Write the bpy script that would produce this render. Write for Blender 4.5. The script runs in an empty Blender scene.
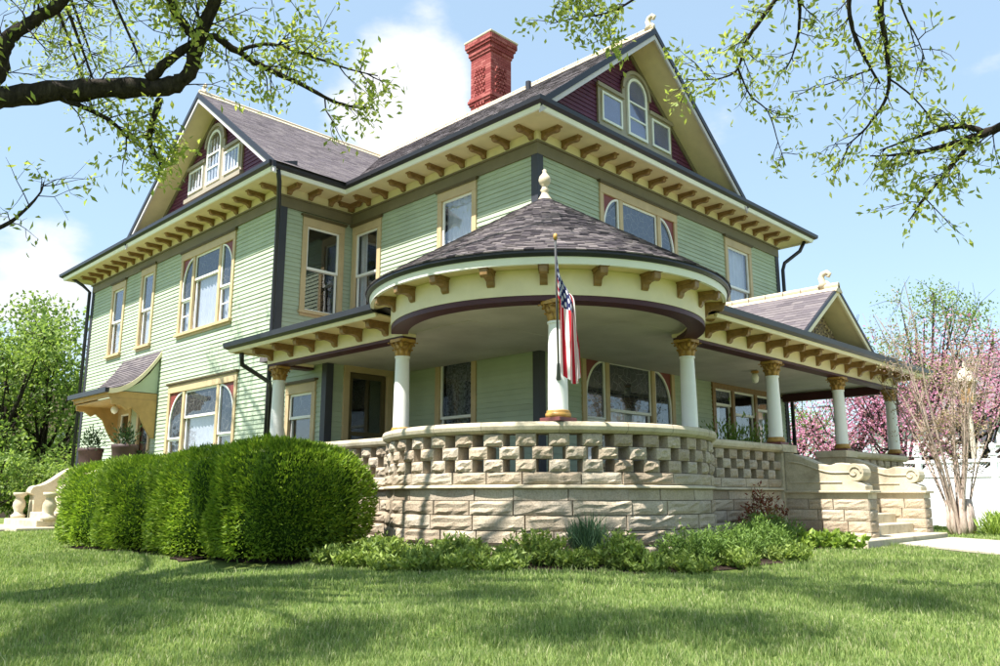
import bpy, bmesh, math, random
import numpy as np
from mathutils import Vector, Matrix
random.seed(7); RNG = np.random.default_rng(11)
SC = bpy.context.scene; COL = SC.collection
PI = math.pi; rad = math.radians

# ------------------------------------------------------------------ camera
CAMP = np.array([-10.7254, -9.6460, 0.8708]); TILT = rad(11.2145); YAW = rad(45.2485); FPX = 815.58
FWD = np.array([math.sin(YAW)*math.cos(TILT), math.cos(YAW)*math.cos(TILT), math.sin(TILT)])
RGT = np.array([math.cos(YAW), -math.sin(YAW), 0.0]); UPV = np.cross(RGT, FWD)
cd = bpy.data.cameras.new('camera'); cam = bpy.data.objects.new('camera', cd); COL.objects.link(cam)
cd.sensor_width = 36.0; cd.lens = FPX/1000*36.0; cd.clip_start = 0.05; cd.clip_end = 3000
M4 = Matrix.Identity(4)
for i in range(3):
    M4[i][0] = RGT[i]; M4[i][1] = UPV[i]; M4[i][2] = -FWD[i]; M4[i][3] = CAMP[i]
cam.matrix_world = M4; SC.camera = cam
def at(u, v, dist):                     # a point of the place: image pixel cast from the camera and its distance
    d = (u-500)*RGT-(v-333)*UPV+FPX*FWD
    return CAMP + d/np.linalg.norm(d)*dist

# ------------------------------------------------------------------ sky, sun, exposure
SUN_EL = rad(60.0); SUN_AZ = rad(271.5)          # azimuth clockwise from +Y
w = bpy.data.worlds.new('World'); SC.world = w; w.use_nodes = True
nt = w.node_tree; nt.nodes.clear(); N = nt.nodes.new; L = nt.links.new
sky = N('ShaderNodeTexSky'); sky.sky_type = 'NISHITA'; sky.sun_disc = False
sky.sun_elevation = SUN_EL; sky.sun_rotation = SUN_AZ; sky.air_density = 1.0; sky.dust_density = .6; sky.ozone_density = 1.0
tc = N('ShaderNodeTexCoord')
mp = N('ShaderNodeMapping'); mp.inputs['Scale'].default_value = (1, 1, 1.9); L(tc.outputs['Generated'], mp.inputs['Vector'])
def cloud_blob(u, v, spread, amp=.42):           # cumulus placed in directions taken from image pixels
    d = at(u, v, 1)-CAMP
    dn = N('ShaderNodeVectorMath'); dn.operation = 'DISTANCE'
    L(tc.outputs['Generated'], dn.inputs[0]); dn.inputs[1].default_value = tuple(d)
    mr = N('ShaderNodeMapRange'); mr.inputs['From Min'].default_value = 0; mr.inputs['From Max'].default_value = spread
    mr.inputs['To Min'].default_value = amp; mr.inputs['To Max'].default_value = 0.0
    L(dn.outputs['Value'], mr.inputs['Value']); return mr.outputs['Result']
nz = N('ShaderNodeTexNoise'); nz.inputs['Scale'].default_value = 4.2; nz.inputs['Detail'].default_value = 9; nz.inputs['Roughness'].default_value = .55
L(mp.outputs['Vector'], nz.inputs['Vector'])
acc = nz.outputs['Fac']
for b in [(412, 108, .135, .60), (45, 292, .10, .55), (-300, 230, .25), (1450, 200, .25)]:
    a = N('ShaderNodeMath'); a.operation = 'ADD'; L(acc, a.inputs[0]); L(cloud_blob(*b), a.inputs[1]); acc = a.outputs[0]
cm = N('ShaderNodeMapRange'); cm.inputs['From Min'].default_value = .66; cm.inputs['From Max'].default_value = .86; cm.interpolation_type = 'SMOOTHSTEP'
L(acc, cm.inputs['Value'])
veil = N('ShaderNodeMix'); veil.data_type = 'RGBA'; veil.inputs[0].default_value = .52; L(sky.outputs[0], veil.inputs[6]); veil.inputs[7].default_value = (2.9, 4.0, 4.9, 1)   # thin high veil over the blue
mx = N('ShaderNodeMix'); mx.data_type = 'RGBA'; L(cm.outputs['Result'], mx.inputs[0]); L(veil.outputs[2], mx.inputs[6]); mx.inputs[7].default_value = (4.6, 4.7, 4.9, 1)
bg = N('ShaderNodeBackground'); bg.inputs['Strength'].default_value = 0.10; L(mx.outputs[2], bg.inputs['Color'])
wo = N('ShaderNodeOutputWorld'); L(bg.outputs[0], wo.inputs['Surface'])
sl = bpy.data.lights.new('sun', 'SUN'); sl.energy = 5.0; sl.angle = rad(0.53); sl.color = (1.0, .97, .92)
so = bpy.data.objects.new('sun', sl); COL.objects.link(so)
SDIR = Vector((math.sin(SUN_AZ)*math.cos(SUN_EL), math.cos(SUN_AZ)*math.cos(SUN_EL), math.sin(SUN_EL)))
so.rotation_euler = (-SDIR).to_track_quat('-Z', 'Y').to_euler(); so.location = (-20, 0, 30)
vs = SC.view_settings; vs.view_transform = 'Standard'; vs.look = 'None'; vs.gamma = 1.0; vs.exposure = 1.28; vs.use_curve_mapping = False

# ------------------------------------------------------------------ materials
MATS = {}
def srgb(r, g, b): return tuple(((c/255)/12.92 if c/255 <= .04045 else ((c/255+.055)/1.055)**2.4) for c in (r, g, b))
class NT:
    def __init__(s, name):
        m = bpy.data.materials.new(name); m.use_nodes = True; s.m = m; s.t = m.node_tree; s.t.nodes.clear()
        s.out = s.n('ShaderNodeOutputMaterial'); MATS[name] = m
    def n(s, k, **kw):
        x = s.t.nodes.new(k)
        for a, b in kw.items(): setattr(x, a, b)
        return x
    def l(s, a, b): s.t.links.new(a, b)
    def co(s, scale=(1, 1, 1), kind='Object'):
        c = s.n('ShaderNodeTexCoord'); m = s.n('ShaderNodeMapping'); m.inputs['Scale'].default_value = scale
        s.l(c.outputs[kind], m.inputs['Vector']); return m.outputs['Vector']
    def noise(s, scale, detail=4, rough=.55, vec=None):
        x = s.n('ShaderNodeTexNoise'); x.inputs['Scale'].default_value = scale; x.inputs['Detail'].default_value = detail; x.inputs['Roughness'].default_value = rough
        if vec is not None: s.l(vec, x.inputs['Vector'])
        return x.outputs['Fac']
    def ramp(s, fac, stops):
        x = s.n('ShaderNodeValToRGB'); e = x.color_ramp.elements
        while len(e) < len(stops): e.new(.5)
        for i, (p, c) in enumerate(stops): e[i].position = p; e[i].color = (*c, 1)
        s.l(fac, x.inputs['Fac']); return x.outputs['Color']
    def mix(s, f, a, b, mode='MIX'):
        x = s.n('ShaderNodeMix', data_type='RGBA', blend_type=mode)
        for i, v in ((0, f), (6, a), (7, b)):
            if hasattr(v, 'is_linked') or hasattr(v, 'links'): s.l(v, x.inputs[i])
            else: x.inputs[i].default_value = v if i == 0 else (*v, 1)
        return x.outputs[2]
    def math(s, op, a, b=None):
        x = s.n('ShaderNodeMath', operation=op)
        for i, v in ((0, a), (1, b)):
            if v is None: continue
            if hasattr(v, 'links'): s.l(v, x.inputs[i])
            else: x.inputs[i].default_value = v
        return x.outputs[0]
    def bump(s, h, strength=.3, dist=.02):
        x = s.n('ShaderNodeBump'); x.inputs['Strength'].default_value = strength; x.inputs['Distance'].default_value = dist
        s.l(h, x.inputs['Height']); return x.outputs['Normal']
    def prin(s, col, rough=.6, normal=None, spec=.4, metal=0):
        x = s.n('ShaderNodeBsdfPrincipled')
        if hasattr(col, 'links'): s.l(col, x.inputs['Base Color'])
        else: x.inputs['Base Color'].default_value = (*col, 1)
        if hasattr(rough, 'links'): s.l(rough, x.inputs['Roughness'])
        else: x.inputs['Roughness'].default_value = rough
        x.inputs['Specular IOR Level'].default_value = spec; x.inputs['Metallic'].default_value = metal
        if normal is not None: s.l(normal, x.inputs['Normal'])
        s.l(x.outputs[0], s.out.inputs['Surface']); return x
def paint(name, c, rough=.5, var=.18, scale=3.0, bump=.08):
    k = NT(name); v = k.co(kind='Object'); n1 = k.noise(scale, 6, .6, v); n2 = k.noise(60, 3, .5, v)
    lo = tuple(x*(1-var) for x in c); hi = tuple(min(1, x*(1+var*.6)) for x in c)
    col = k.ramp(n1, [(.3, lo), (.7, hi)])
    k.prin(col, rough, k.bump(n2, bump, .004)); return k.m
G_SIDE = srgb(172, 183, 158)
k = NT('siding'); gv = k.n('ShaderNodeNewGeometry'); n1 = k.noise(1.1, 6, .6, gv.outputs['Position']); n2 = k.noise(60, 3, .5, gv.outputs['Position'])
c = k.ramp(n1, [(.3, tuple(x*.86 for x in G_SIDE)), (.7, tuple(x*1.08 for x in G_SIDE))]); c = k.mix(1.0, c, k.ramp(gv.outputs['Random Per Island'], [(0, (.92, .92, .91)), (1, (1.03, 1.03, 1.03))]), 'MULTIPLY')
k.prin(c, .55, k.bump(n2, .1, .004))
paint('purple', srgb(96, 46, 74), .55, .15)
paint('cream', srgb(234, 220, 186), .5, .08)
paint('soffit', srgb(226, 208, 166), .55, .10)
paint('tan', srgb(192, 169, 130), .5, .12)
paint('olive', srgb(118, 108, 84), .55, .12)
paint('headbrown', srgb(96, 84, 56), .55, .12)
paint('maroon', srgb(72, 34, 42), .5, .15)
paint('rosette', srgb(126, 62, 58), .5, .15)
paint('white', srgb(238, 236, 230), .45, .05)
paint('gutter', srgb(42, 42, 48), .35, .12)
paint('slate', srgb(60, 61, 68), .5, .12)
paint('plinth', srgb(112, 64, 62), .5, .15)
paint('sky_tint', srgb(128, 130, 172), .6, .12, 6)  # lavender of reflected sky, painted on the backing of the gable panes
paint('lilac', srgb(200, 192, 196), .5, .08)
k = NT('ceiling'); gv = k.n('ShaderNodeNewGeometry'); wv = k.n('ShaderNodeTexWave'); wv.inputs['Scale'].default_value = 3.4; wv.inputs['Distortion'].default_value = .05; wv.bands_direction = 'Y'; k.l(gv.outputs['Position'], wv.inputs['Vector'])
n1 = k.noise(1.2, 5, .6, gv.outputs['Position'])
k.prin(k.ramp(n1, [(.3, srgb(180, 176, 166)), (.7, srgb(206, 202, 193))]), .55, k.bump(k.math('POWER', wv.outputs['Fac'], .15), .5, .01))
paint('bronze', srgb(142, 110, 70), .45, .3, 14, .2)
paint('gold', srgb(182, 140, 72), .42, .35, 16, .3)
paint('gwin', srgb(160, 149, 132), .5, .1)
paint('doorwood', srgb(62, 36, 26), .35, .3, 5)
paint('porchwood', srgb(180, 146, 90), .5, .2, 4)
paint('ridge', srgb(204, 188, 162), .7, .12, 5)
paint('vinyl', srgb(244, 244, 244), .35, .03)
paint('potdark', srgb(70, 52, 50), .6, .2)
paint('room', (.018, .017, .018), .9, .2)  # near-black colour stands in for unlit rooms behind the windows
paint('floorgrey', srgb(92, 90, 86), .6, .15)
paint('lampmetal', srgb(196, 184, 164), .4, .1)
paint('lampglass', srgb(188, 146, 100), .2, .1)
paint('polemetal', srgb(96, 96, 98), .25, .1)
paint('farwhite', srgb(226, 226, 224), .6, .05)
paint('farbrick', srgb(176, 140, 118), .8, .2, 8)
paint('farroof', srgb(112, 104, 104), .85, .2, 8)

k = NT('stone')     # buff limestone, each block with its own tone
oi = k.n('ShaderNodeObjectInfo'); v = k.co(kind='Object')
gv = k.n('ShaderNodeNewGeometry')
n1 = k.noise(7, 6, .65, gv.outputs['Position']); n2 = k.noise(45, 5, .6, gv.outputs['Position'])
base = k.ramp(oi.outputs['Random'], [(0, srgb(166, 152, 134)), (.45, srgb(192, 179, 158)), (.8, srgb(200, 190, 172)), (1, srgb(178, 168, 153))])
col = k.mix(k.math('MULTIPLY', n1, .55), base, srgb(180, 158, 132)); col = k.mix(.55, col, k.ramp(n2, [(.25, (.35, .33, .3)), (.6, (1, 1, 1))]), 'MULTIPLY')
n4 = k.noise(1.3, 6, .7, gv.outputs['Position']); col = k.mix(.7, col, k.ramp(n4, [(.32, (.62, .58, .52)), (.5, (.95, .94, .92)), (.7, (1.05, 1.0, .92))]), 'MULTIPLY')
k.prin(col, .9, k.bump(n2, .75, .012), .15)
k = NT('stonecap')
gv = k.n('ShaderNodeNewGeometry'); n1 = k.noise(2.2, 7, .7, gv.outputs['Position']); n2 = k.noise(70, 4, .6, gv.outputs['Position'])
col = k.ramp(n1, [(.28, srgb(150, 138, 116)), (.5, srgb(196, 184, 158)), (.75, srgb(208, 198, 176))])
col = k.mix(.4, col, k.ramp(n2, [(.3, (.5, .48, .45)), (.6, (1, 1, 1))]), 'MULTIPLY')
k.prin(col, .85, k.bump(n2, .35, .006), .2)
k = NT('mortar'); k.prin(srgb(150, 140, 122), .95)

def shingle(name, cols):
    k = NT(name); g = k.n('ShaderNodeNewGeometry'); n2 = k.noise(120, 3, .6, g.outputs['Position']); n3 = k.noise(.9, 5, .6, g.outputs['Position'])
    col = k.ramp(g.outputs['Random Per Island'], [(i/(len(cols)-1), c) for i, c in enumerate(cols)])
    col = k.mix(.5, col, k.ramp(n2, [(.3, (.55, .55, .55)), (.65, (1.1, 1.1, 1.1))]), 'MULTIPLY')
    col = k.mix(.45, col, k.ramp(n3, [(.35, (.7, .68, .7)), (.65, (1.1, 1.08, 1.1))]), 'MULTIPLY')
    k.prin(col, .95, k.bump(n2, .5, .006), .1)
shingle('shingle', [srgb(104, 98, 101), srgb(116, 109, 111), srgb(124, 117, 117), srgb(110, 103, 106), srgb(98, 92, 96)])
shingle('shingle_cone', [srgb(46, 43, 48), srgb(116, 108, 109), srgb(72, 67, 71), srgb(138, 129, 127), srgb(54, 50, 55), srgb(94, 87, 90), srgb(128, 120, 119)])  # shingle tones vary; the darkest paint in the tree's dappled shade

k = NT('brick'); gv = k.n('ShaderNodeNewGeometry'); n2 = k.noise(60, 4, .6, gv.outputs['Position'])
col = k.ramp(gv.outputs['Random Per Island'], [(0, srgb(132, 62, 60)), (.5, srgb(152, 80, 76)), (1, srgb(168, 100, 94))])
col = k.mix(.35, col, k.ramp(n2, [(.3, (.5, .5, .5)), (.6, (1, 1, 1))]), 'MULTIPLY'); k.prin(col, .9, k.bump(n2, .4, .005), .15)
k = NT('brickmortar'); k.prin(srgb(150, 112, 100), .95)

def glassmat(name, base, add=.06):
    k = NT(name); lw = k.n('ShaderNodeLayerWeight'); lw.inputs['Blend'].default_value = .5
    gv = k.n('ShaderNodeNewGeometry'); nn = k.noise(1.4, 2, .5, gv.outputs['Position']); bp = k.bump(nn, .12, .03)
    gl = k.n('ShaderNodeBsdfGlossy'); gl.inputs['Roughness'].default_value = .015; k.l(bp, gl.inputs['Normal'])
    tr = k.n('ShaderNodeBsdfTransparent'); tr.inputs['Color'].default_value = (*base, 1)
    f = k.math('ADD', k.math('MULTIPLY', k.math('POWER', lw.outputs['Facing'], 4.0), .85), add)
    mx = k.n('ShaderNodeMixShader'); k.l(f, mx.inputs[0]); k.l(tr.outputs[0], mx.inputs[1]); k.l(gl.outputs[0], mx.inputs[2]); k.l(mx.outputs[0], k.out.inputs['Surface'])
glassmat('glass', (.90, .92, .94), .10); glassmat('glass_sky', (.8, .84, .92), .42)
k = NT('leaded')         # ornate leaded glass: small bevelled cames
gv = k.n('ShaderNodeNewGeometry'); vo = k.n('ShaderNodeTexVoronoi', feature='DISTANCE_TO_EDGE'); vo.inputs['Scale'].default_value = 6; k.l(gv.outputs['Position'], vo.inputs['Vector'])
edge = k.math('LESS_THAN', vo.outputs['Distance'], .022)
vo2 = k.n('ShaderNodeTexVoronoi'); vo2.inputs['Scale'].default_value = 6; k.l(gv.outputs['Position'], vo2.inputs['Vector'])
gl = k.n('ShaderNodeBsdfGlossy'); gl.inputs['Roughness'].default_value = .03; gl.inputs['Color'].default_value = (.8, .85, .9, 1)
k.l(k.bump(vo2.outputs['Distance'], .03, .01), gl.inputs['Normal'])
df = k.n('ShaderNodeBsdfDiffuse'); k.l(k.mix(edge, (.035, .038, .045), (.13, .13, .125)), df.inputs['Color'])
mxs = k.n('ShaderNodeMixShader'); mxs.inputs[0].default_value = .17; k.l(df.outputs[0], mxs.inputs[1]); k.l(gl.outputs[0], mxs.inputs[2]); k.l(mxs.outputs[0], k.out.inputs['Surface'])
k = NT('curtain'); gv = k.n('ShaderNodeNewGeometry'); n1 = k.noise(6, 4, .5, gv.outputs['Position'])
k.prin(k.ramp(n1, [(.3, srgb(206, 204, 210)), (.7, srgb(222, 220, 226))]), .9)
k = NT('lace'); gv = k.n('ShaderNodeNewGeometry'); n1 = k.noise(22, 5, .6, gv.outputs['Position'])
k.prin(k.ramp(n1, [(.4, srgb(58, 60, 70)), (.62, srgb(150, 152, 160))]), .9)

def leafmat(name, cols, trans=.35, rough=.5):
    k = NT(name); g = k.n('ShaderNodeNewGeometry'); n3 = k.noise(.8, 3, .5, g.outputs['Position'])
    col = k.ramp(g.outputs['Random Per Island'], [(i/(len(cols)-1), c) for i, c in enumerate(cols)])
    col = k.mix(.35, col, k.ramp(n3, [(.35, (.62, .66, .55)), (.65, (1.15, 1.12, 1.0))]), 'MULTIPLY')
    n5 = k.noise(5.5, 4, .6, g.outputs['Position']); col = k.mix(.5, col, k.ramp(n5, [(.35, (.55, .58, .5)), (.65, (1.2, 1.15, 1.05))]), 'MULTIPLY')
    d = k.n('ShaderNodeBsdfPrincipled'); k.l(col, d.inputs['Base Color']); d.inputs['Roughness'].default_value = rough; d.inputs['Specular IOR Level'].default_value = .25
    t = k.n('ShaderNodeBsdfTranslucent'); k.l(k.mix(.5, col, (.9, .95, .35), 'OVERLAY'), t.inputs['Color'])
    mxs = k.n('ShaderNodeMixShader'); mxs.inputs[0].default_value = trans
    k.l(d.outputs[0], mxs.inputs[1]); k.l(t.outputs[0], mxs.inputs[2]); k.l(mxs.outputs[0], k.out.inputs['Surface'])
leafmat('leaf_oak', [(.26, .33, .09), (.34, .40, .11), (.44, .47, .14), (.22, .28, .09)], .52)
leafmat('leaf_hedge', [(.10, .18, .022), (.19, .30, .033), (.34, .45, .055), (.11, .20, .025)], .4)
leafmat('leaf_hedge_inner', [(.025, .05, .010), (.035, .07, .012)], .0, 1.0)  # darker leaf colour that paints the shade inside the hedge
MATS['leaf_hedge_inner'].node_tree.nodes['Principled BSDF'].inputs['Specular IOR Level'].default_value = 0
leafmat('leaf_bg', [(.14, .22, .06), (.21, .30, .08), (.30, .38, .12)], .48)
leafmat('leaf_bgdark', [(.06, .11, .035), (.09, .16, .05), (.13, .20, .06)], .3)
leafmat('leaf_pink', [(.60, .20, .42), (.68, .31, .52), (.52, .16, .37), (.72, .44, .60)], .42)
leafmat('leaf_bud', [(.40, .24, .27), (.30, .28, .12), (.46, .30, .32)], .3)
leafmat('leaf_peren', [(.16, .24, .05), (.24, .33, .08), (.32, .40, .11), (.13, .20, .05)], .35)
leafmat('leaf_fern', [(.11, .19, .045), (.16, .26, .06), (.22, .32, .08)], .33)
leafmat('leaf_hosta', [(.25, .36, .06), (.32, .42, .09), (.20, .31, .06)], .3)
leafmat('leaf_blue', [(.07, .13, .07), (.10, .17, .09)], .2)
leafmat('leaf_maple', [(.16, .045, .03), (.24, .07, .045), (.12, .04, .03)], .35)
leafmat('leaf_pot', [(.03, .07, .03), (.06, .11, .04)], .2)
leafmat('grass', [(.185, .275, .085), (.26, .355, .11), (.35, .43, .155), (.135, .22, .065), (.305, .395, .13), (.54, .52, .34)], .36, .7)
k = NT('bark'); v = k.co((1, 1, .25)); n1 = k.noise(22, 7, .7, v)
k.prin(k.ramp(n1, [(.3, (.012, .010, .009)), (.55, (.045, .036, .030)), (.75, (.09, .075, .062))]), .95, k.bump(n1, 1.0, .03), .1)
k = NT('bark_light'); v = k.co((1, 1, .3)); n1 = k.noise(26, 6, .7, v)
k.prin(k.ramp(n1, [(.3, (.26, .19, .15)), (.6, (.50, .40, .33))]), .95, k.bump(n1, .7, .02), .1)

k = NT('lawn'); gv = k.n('ShaderNodeNewGeometry'); n1 = k.noise(.7, 5, .6, gv.outputs['Position']); n2 = k.noise(40, 4, .7, gv.outputs['Position'])
c = k.ramp(n1, [(.3, (.11, .15, .04)), (.55, (.16, .21, .055)), (.75, (.22, .24, .10))]); c = k.mix(.6, c, k.ramp(n2, [(.3, (.35, .4, .3)), (.7, (1.2, 1.2, 1.1))]), 'MULTIPLY')
k.prin(c, .95, k.bump(n2, .9, .03), .1)
k = NT('mulch'); gv = k.n('ShaderNodeNewGeometry'); n1 = k.noise(28, 6, .75, gv.outputs['Position'])
k.prin(k.ramp(n1, [(.3, (.022, .015, .011)), (.55, (.065, .045, .034)), (.8, (.15, .11, .085))]), .95, k.bump(n1, 1.0, .04), .1)
k = NT('concrete'); gv = k.n('ShaderNodeNewGeometry'); n1 = k.noise(3, 6, .65, gv.outputs['Position']); n2 = k.noise(90, 3, .6, gv.outputs['Position'])
k.prin(k.mix(.3, k.ramp(n1, [(.3, srgb(160, 152, 138)), (.7, srgb(188, 180, 166))]), k.ramp(n2, [(.3, (.6, .6, .6)), (.6, (1, 1, 1))]), 'MULTIPLY'), .9, k.bump(n2, .3, .004), .2)
k = NT('ornament')      # carved floral panel of the small gable
gv = k.n('ShaderNodeNewGeometry'); n1 = k.noise(16, 4, .6, gv.outputs['Position'])
k.prin(k.ramp(n1, [(.42, srgb(60, 50, 58)), (.5, srgb(176, 150, 110)), (.62, srgb(120, 104, 84))]), .7, k.bump(n1, 1, .04))
k = NT('flagcloth')
uv = k.n('ShaderNodeTexCoord'); sp = k.n('ShaderNodeSeparateXYZ'); k.l(uv.outputs['UV'], sp.inputs[0])
U_, V_ = sp.outputs[0], sp.outputs[1]
st = k.math('MODULO', k.math('FLOOR', k.math('MULTIPLY', V_, 13)), 2)
stripes = k.mix(st, srgb(190, 30, 48), srgb(238, 232, 228))
cant = k.math('MULTIPLY', k.math('LESS_THAN', U_, .44), k.math('GREATER_THAN', V_, 5/13))
def cell(src, a, n, off=None):
    x = k.math('MULTIPLY', k.math('SUBTRACT', src, a[0]), n/(a[1]-a[0]))
    if off is not None: x = k.math('ADD', x, off)
    return x
vy = cell(V_, (6/13, 1), 9); par = k.math('MULTIPLY', k.math('MODULO', k.math('FLOOR', vy), 2), .5)
ux = cell(U_, (0, .44), 6, par)
dx = k.math('SUBTRACT', k.math('FRACT', ux), .5); dy = k.math('SUBTRACT', k.math('FRACT', vy), .5)
rr = k.math('ADD', k.math('MULTIPLY', dx, dx), k.math('MULTIPLY', dy, dy)); star = k.math('LESS_THAN', rr, .085)
c = k.mix(cant, stripes, k.mix(star, srgb(40, 46, 92), srgb(236, 236, 240)))
x = k.prin(c, .8); tr = k.n('ShaderNodeBsdfTranslucent'); k.l(c, tr.inputs[0]); ms = k.n('ShaderNodeMixShader'); ms.inputs[0].default_value = .25
k.l(x.outputs[0], ms.inputs[1]); k.l(tr.outputs[0], ms.inputs[2]); k.l(ms.outputs[0], k.out.inputs['Surface'])

# ------------------------------------------------------------------ mesh helpers
def link(name, me, mat, parent=None, smooth=False):
    if isinstance(mat, str): mat = MATS[mat]
    if mat is not None and not me.materials: me.materials.append(mat)
    o = bpy.data.objects.new(name, me); COL.objects.link(o)
    if parent is not None:
        o.parent = parent
        if parent.type == 'EMPTY': o.matrix_parent_inverse = Matrix.Translation(parent.location).inverted()
    if smooth: me.polygons.foreach_set('use_smooth', [True]*len(me.polygons))
    return o
class MB:
    def __init__(s): s.v = []; s.f = []
    def add(s, vs, fs):
        b = len(s.v); s.v += [tuple(map(float, p)) for p in vs]; s.f += [tuple(i+b for i in f) for f in fs]; return s
    def box(s, x0, x1, y0, y1, z0, z1):
        return s.add([(x0, y0, z0), (x1, y0, z0), (x1, y1, z0), (x0, y1, z0), (x0, y0, z1), (x1, y0, z1), (x1, y1, z1), (x0, y1, z1)],
                     [(0, 3, 2, 1), (4, 5, 6, 7), (0, 1, 5, 4), (1, 2, 6, 5), (2, 3, 7, 6), (3, 0, 4, 7)])
    def fbox(s, F, s0, s1, z0, z1, d0, d1):
        return s.add([F(a, c, b) for c in (z0, z1) for a, b in ((s0, d0), (s1, d0), (s1, d1), (s0, d1))],
                     [(0, 3, 2, 1), (4, 5, 6, 7), (0, 1, 5, 4), (1, 2, 6, 5), (2, 3, 7, 6), (3, 0, 4, 7)])
    def prism(s, poly, fn, d0, d1):        # poly of (a,b), fn(a,b,d)->xyz
        n = len(poly); vs = [fn(a, b, d0) for a, b in poly]+[fn(a, b, d1) for a, b in poly]
        return s.add(vs, [tuple(range(n)), tuple(range(2*n-1, n-1, -1))]+[(i, (i+1) % n, n+(i+1) % n, n+i) for i in range(n)])
    def tube(s, pts, rads, n=8, cap=True):
        pts = [np.array(p, float) for p in pts]; b = len(s.v); m = len(pts)
        up = np.array([.13, .29, .95]); prev = None
        for i, p in enumerate(pts):
            t = pts[min(i+1, m-1)]-pts[max(i-1, 0)]; t = t/(np.linalg.norm(t)+1e-9)
            a = np.cross(t, up if prev is None else np.cross(prev, t)) if prev is None else prev-t*np.dot(prev, t)
            if np.linalg.norm(a) < 1e-6: a = np.cross(t, (1, 0, .1))
            a = a/np.linalg.norm(a); c = np.cross(t, a); prev = a
            r = rads[i] if hasattr(rads, '__len__') else rads
            for j in range(n):
                q = p+r*(math.cos(2*PI*j/n)*a+math.sin(2*PI*j/n)*c); s.v.append(tuple(q))
        for i in range(m-1):
            for j in range(n):
                s.f.append((b+i*n+j, b+i*n+(j+1) % n, b+(i+1)*n+(j+1) % n, b+(i+1)*n+j))
        if cap: s.f.append(tuple(b+j for j in range(n))[::-1]); s.f.append(tuple(b+(m-1)*n+j for j in range(n)))
        return s
    def lathe(s, prof, c, n=24, a0=0, a1=2*PI, closed_prof=False):
        full = abs(a1-a0-2*PI) < 1e-6; k = n if full else n+1; b = len(s.v); m = len(prof)
        for j in range(k):
            a = a0+(a1-a0)*j/n
            for r, z in prof: s.v.append((c[0]+r*math.cos(a), c[1]+r*math.sin(a), z))
        for j in range(n):
            j2 = (j+1) % k
            for i in range(m if closed_prof else m-1):
                i2 = (i+1) % m; s.f.append((b+j*m+i, b+j2*m+i, b+j2*m+i2, b+j*m+i2))
        if not full and closed_prof:
            s.f.append(tuple(b+i for i in range(m))); s.f.append(tuple(b+(k-1)*m+i for i in range(m))[::-1])
        return s
    def sweep(s, path, prof, closed=False):     # path of (x,y); prof closed polygon of (offset to the left, z)
        n = len(path); m = len(prof); b = len(s.v); P = [np.array(p[:2], float) for p in path]
        def nrm(i, j):
            d = P[j]-P[i]; d = d/np.linalg.norm(d); return np.array([-d[1], d[0]])
        for i in range(n):
            if closed: n1, n2 = nrm(i-1, i), nrm(i, (i+1) % n)
            else: n1 = nrm(max(i-1, 0), max(i, 1)); n2 = nrm(min(i, n-2), min(i+1, n-1))
            mt = (n1+n2)/(1+np.dot(n1, n2))
            for o, z in prof: q = P[i]+mt*o; s.v.append((q[0], q[1], z))
        for i in range(n if closed else n-1):
            i2 = (i+1) % n
            for j in range(m):
                j2 = (j+1) % m; s.f.append((b+i*m+j, b+i2*m+j, b+i2*m+j2, b+i*m+j2))
        if not closed: s.f.append(tuple(b+j for j in range(m))); s.f.append(tuple(b+(n-1)*m+j for j in range(m))[::-1])
        return s
    def mesh(s, name='mesh', fix=True):
        me = bpy.data.meshes.new(name); me.from_pydata(s.v, [], s.f)
        if fix and len(s.f) < 60000:
            bm = bmesh.new(); bm.from_mesh(me); bmesh.ops.recalc_face_normals(bm, faces=bm.faces); bm.to_mesh(me); bm.free()
        me.update(); return me
    def obj(s, name, mat, parent=None, smooth=False, fix=True, bevel=0):
        me = s.mesh(name, fix); o = link(name, me, mat, parent, smooth)
        if bevel: md = o.modifiers.new('bevel', 'BEVEL'); md.width = bevel; md.segments = 2; md.limit_method = 'ANGLE'
        return o
def tag(o, label, cat, group=None):
    o['label'] = label; o['category'] = cat
    if group: o['group'] = group
    return o
def thing(name, loc, label, cat, group=None):
    o = bpy.data.objects.new(name, None); COL.objects.link(o); o.location = loc; o.empty_display_size = .2
    return tag(o, label, cat, group)
def stuff(o): o['kind'] = 'stuff'; return o
def struct(o): o['kind'] = 'structure'; return o
def leaf_mesh(name, pos, dirs, nrm, length, width, fold=.25):
    """one folded leaf (two triangles) per row"""
    n = len(pos); d = dirs/(np.linalg.norm(dirs, axis=1, keepdims=True)+1e-9)
    s = np.cross(d, nrm); s /= (np.linalg.norm(s, axis=1, keepdims=True)+1e-9); u = np.cross(s, d)
    length = np.broadcast_to(length, (n,))[:, None]; width = np.broadcast_to(width, (n,))[:, None]
    md = pos+d*length*.5+u*width*fold
    V = np.stack([pos, md+s*width*.5, pos+d*length, md-s*width*.5], 1).reshape(-1, 3)
    idx = (np.arange(n)*4)[:, None]+np.array([0, 1, 2, 0, 2, 3])[None]
    me = bpy.data.meshes.new(name); me.vertices.add(n*4); me.vertices.foreach_set('co', V.astype(np.float32).ravel())
    me.loops.add(n*6); me.loops.foreach_set('vertex_index', idx.astype(np.int32).ravel())
    me.polygons.add(n*2); me.polygons.foreach_set('loop_start', np.arange(0, n*6, 3, dtype=np.int32)); me.polygons.foreach_set('loop_total', np.full(n*2, 3, np.int32))
    me.update(calc_edges=True); return me
def rdir(n):
    v = RNG.normal(size=(n, 3)); return v/np.linalg.norm(v, axis=1, keepdims=True)

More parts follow.
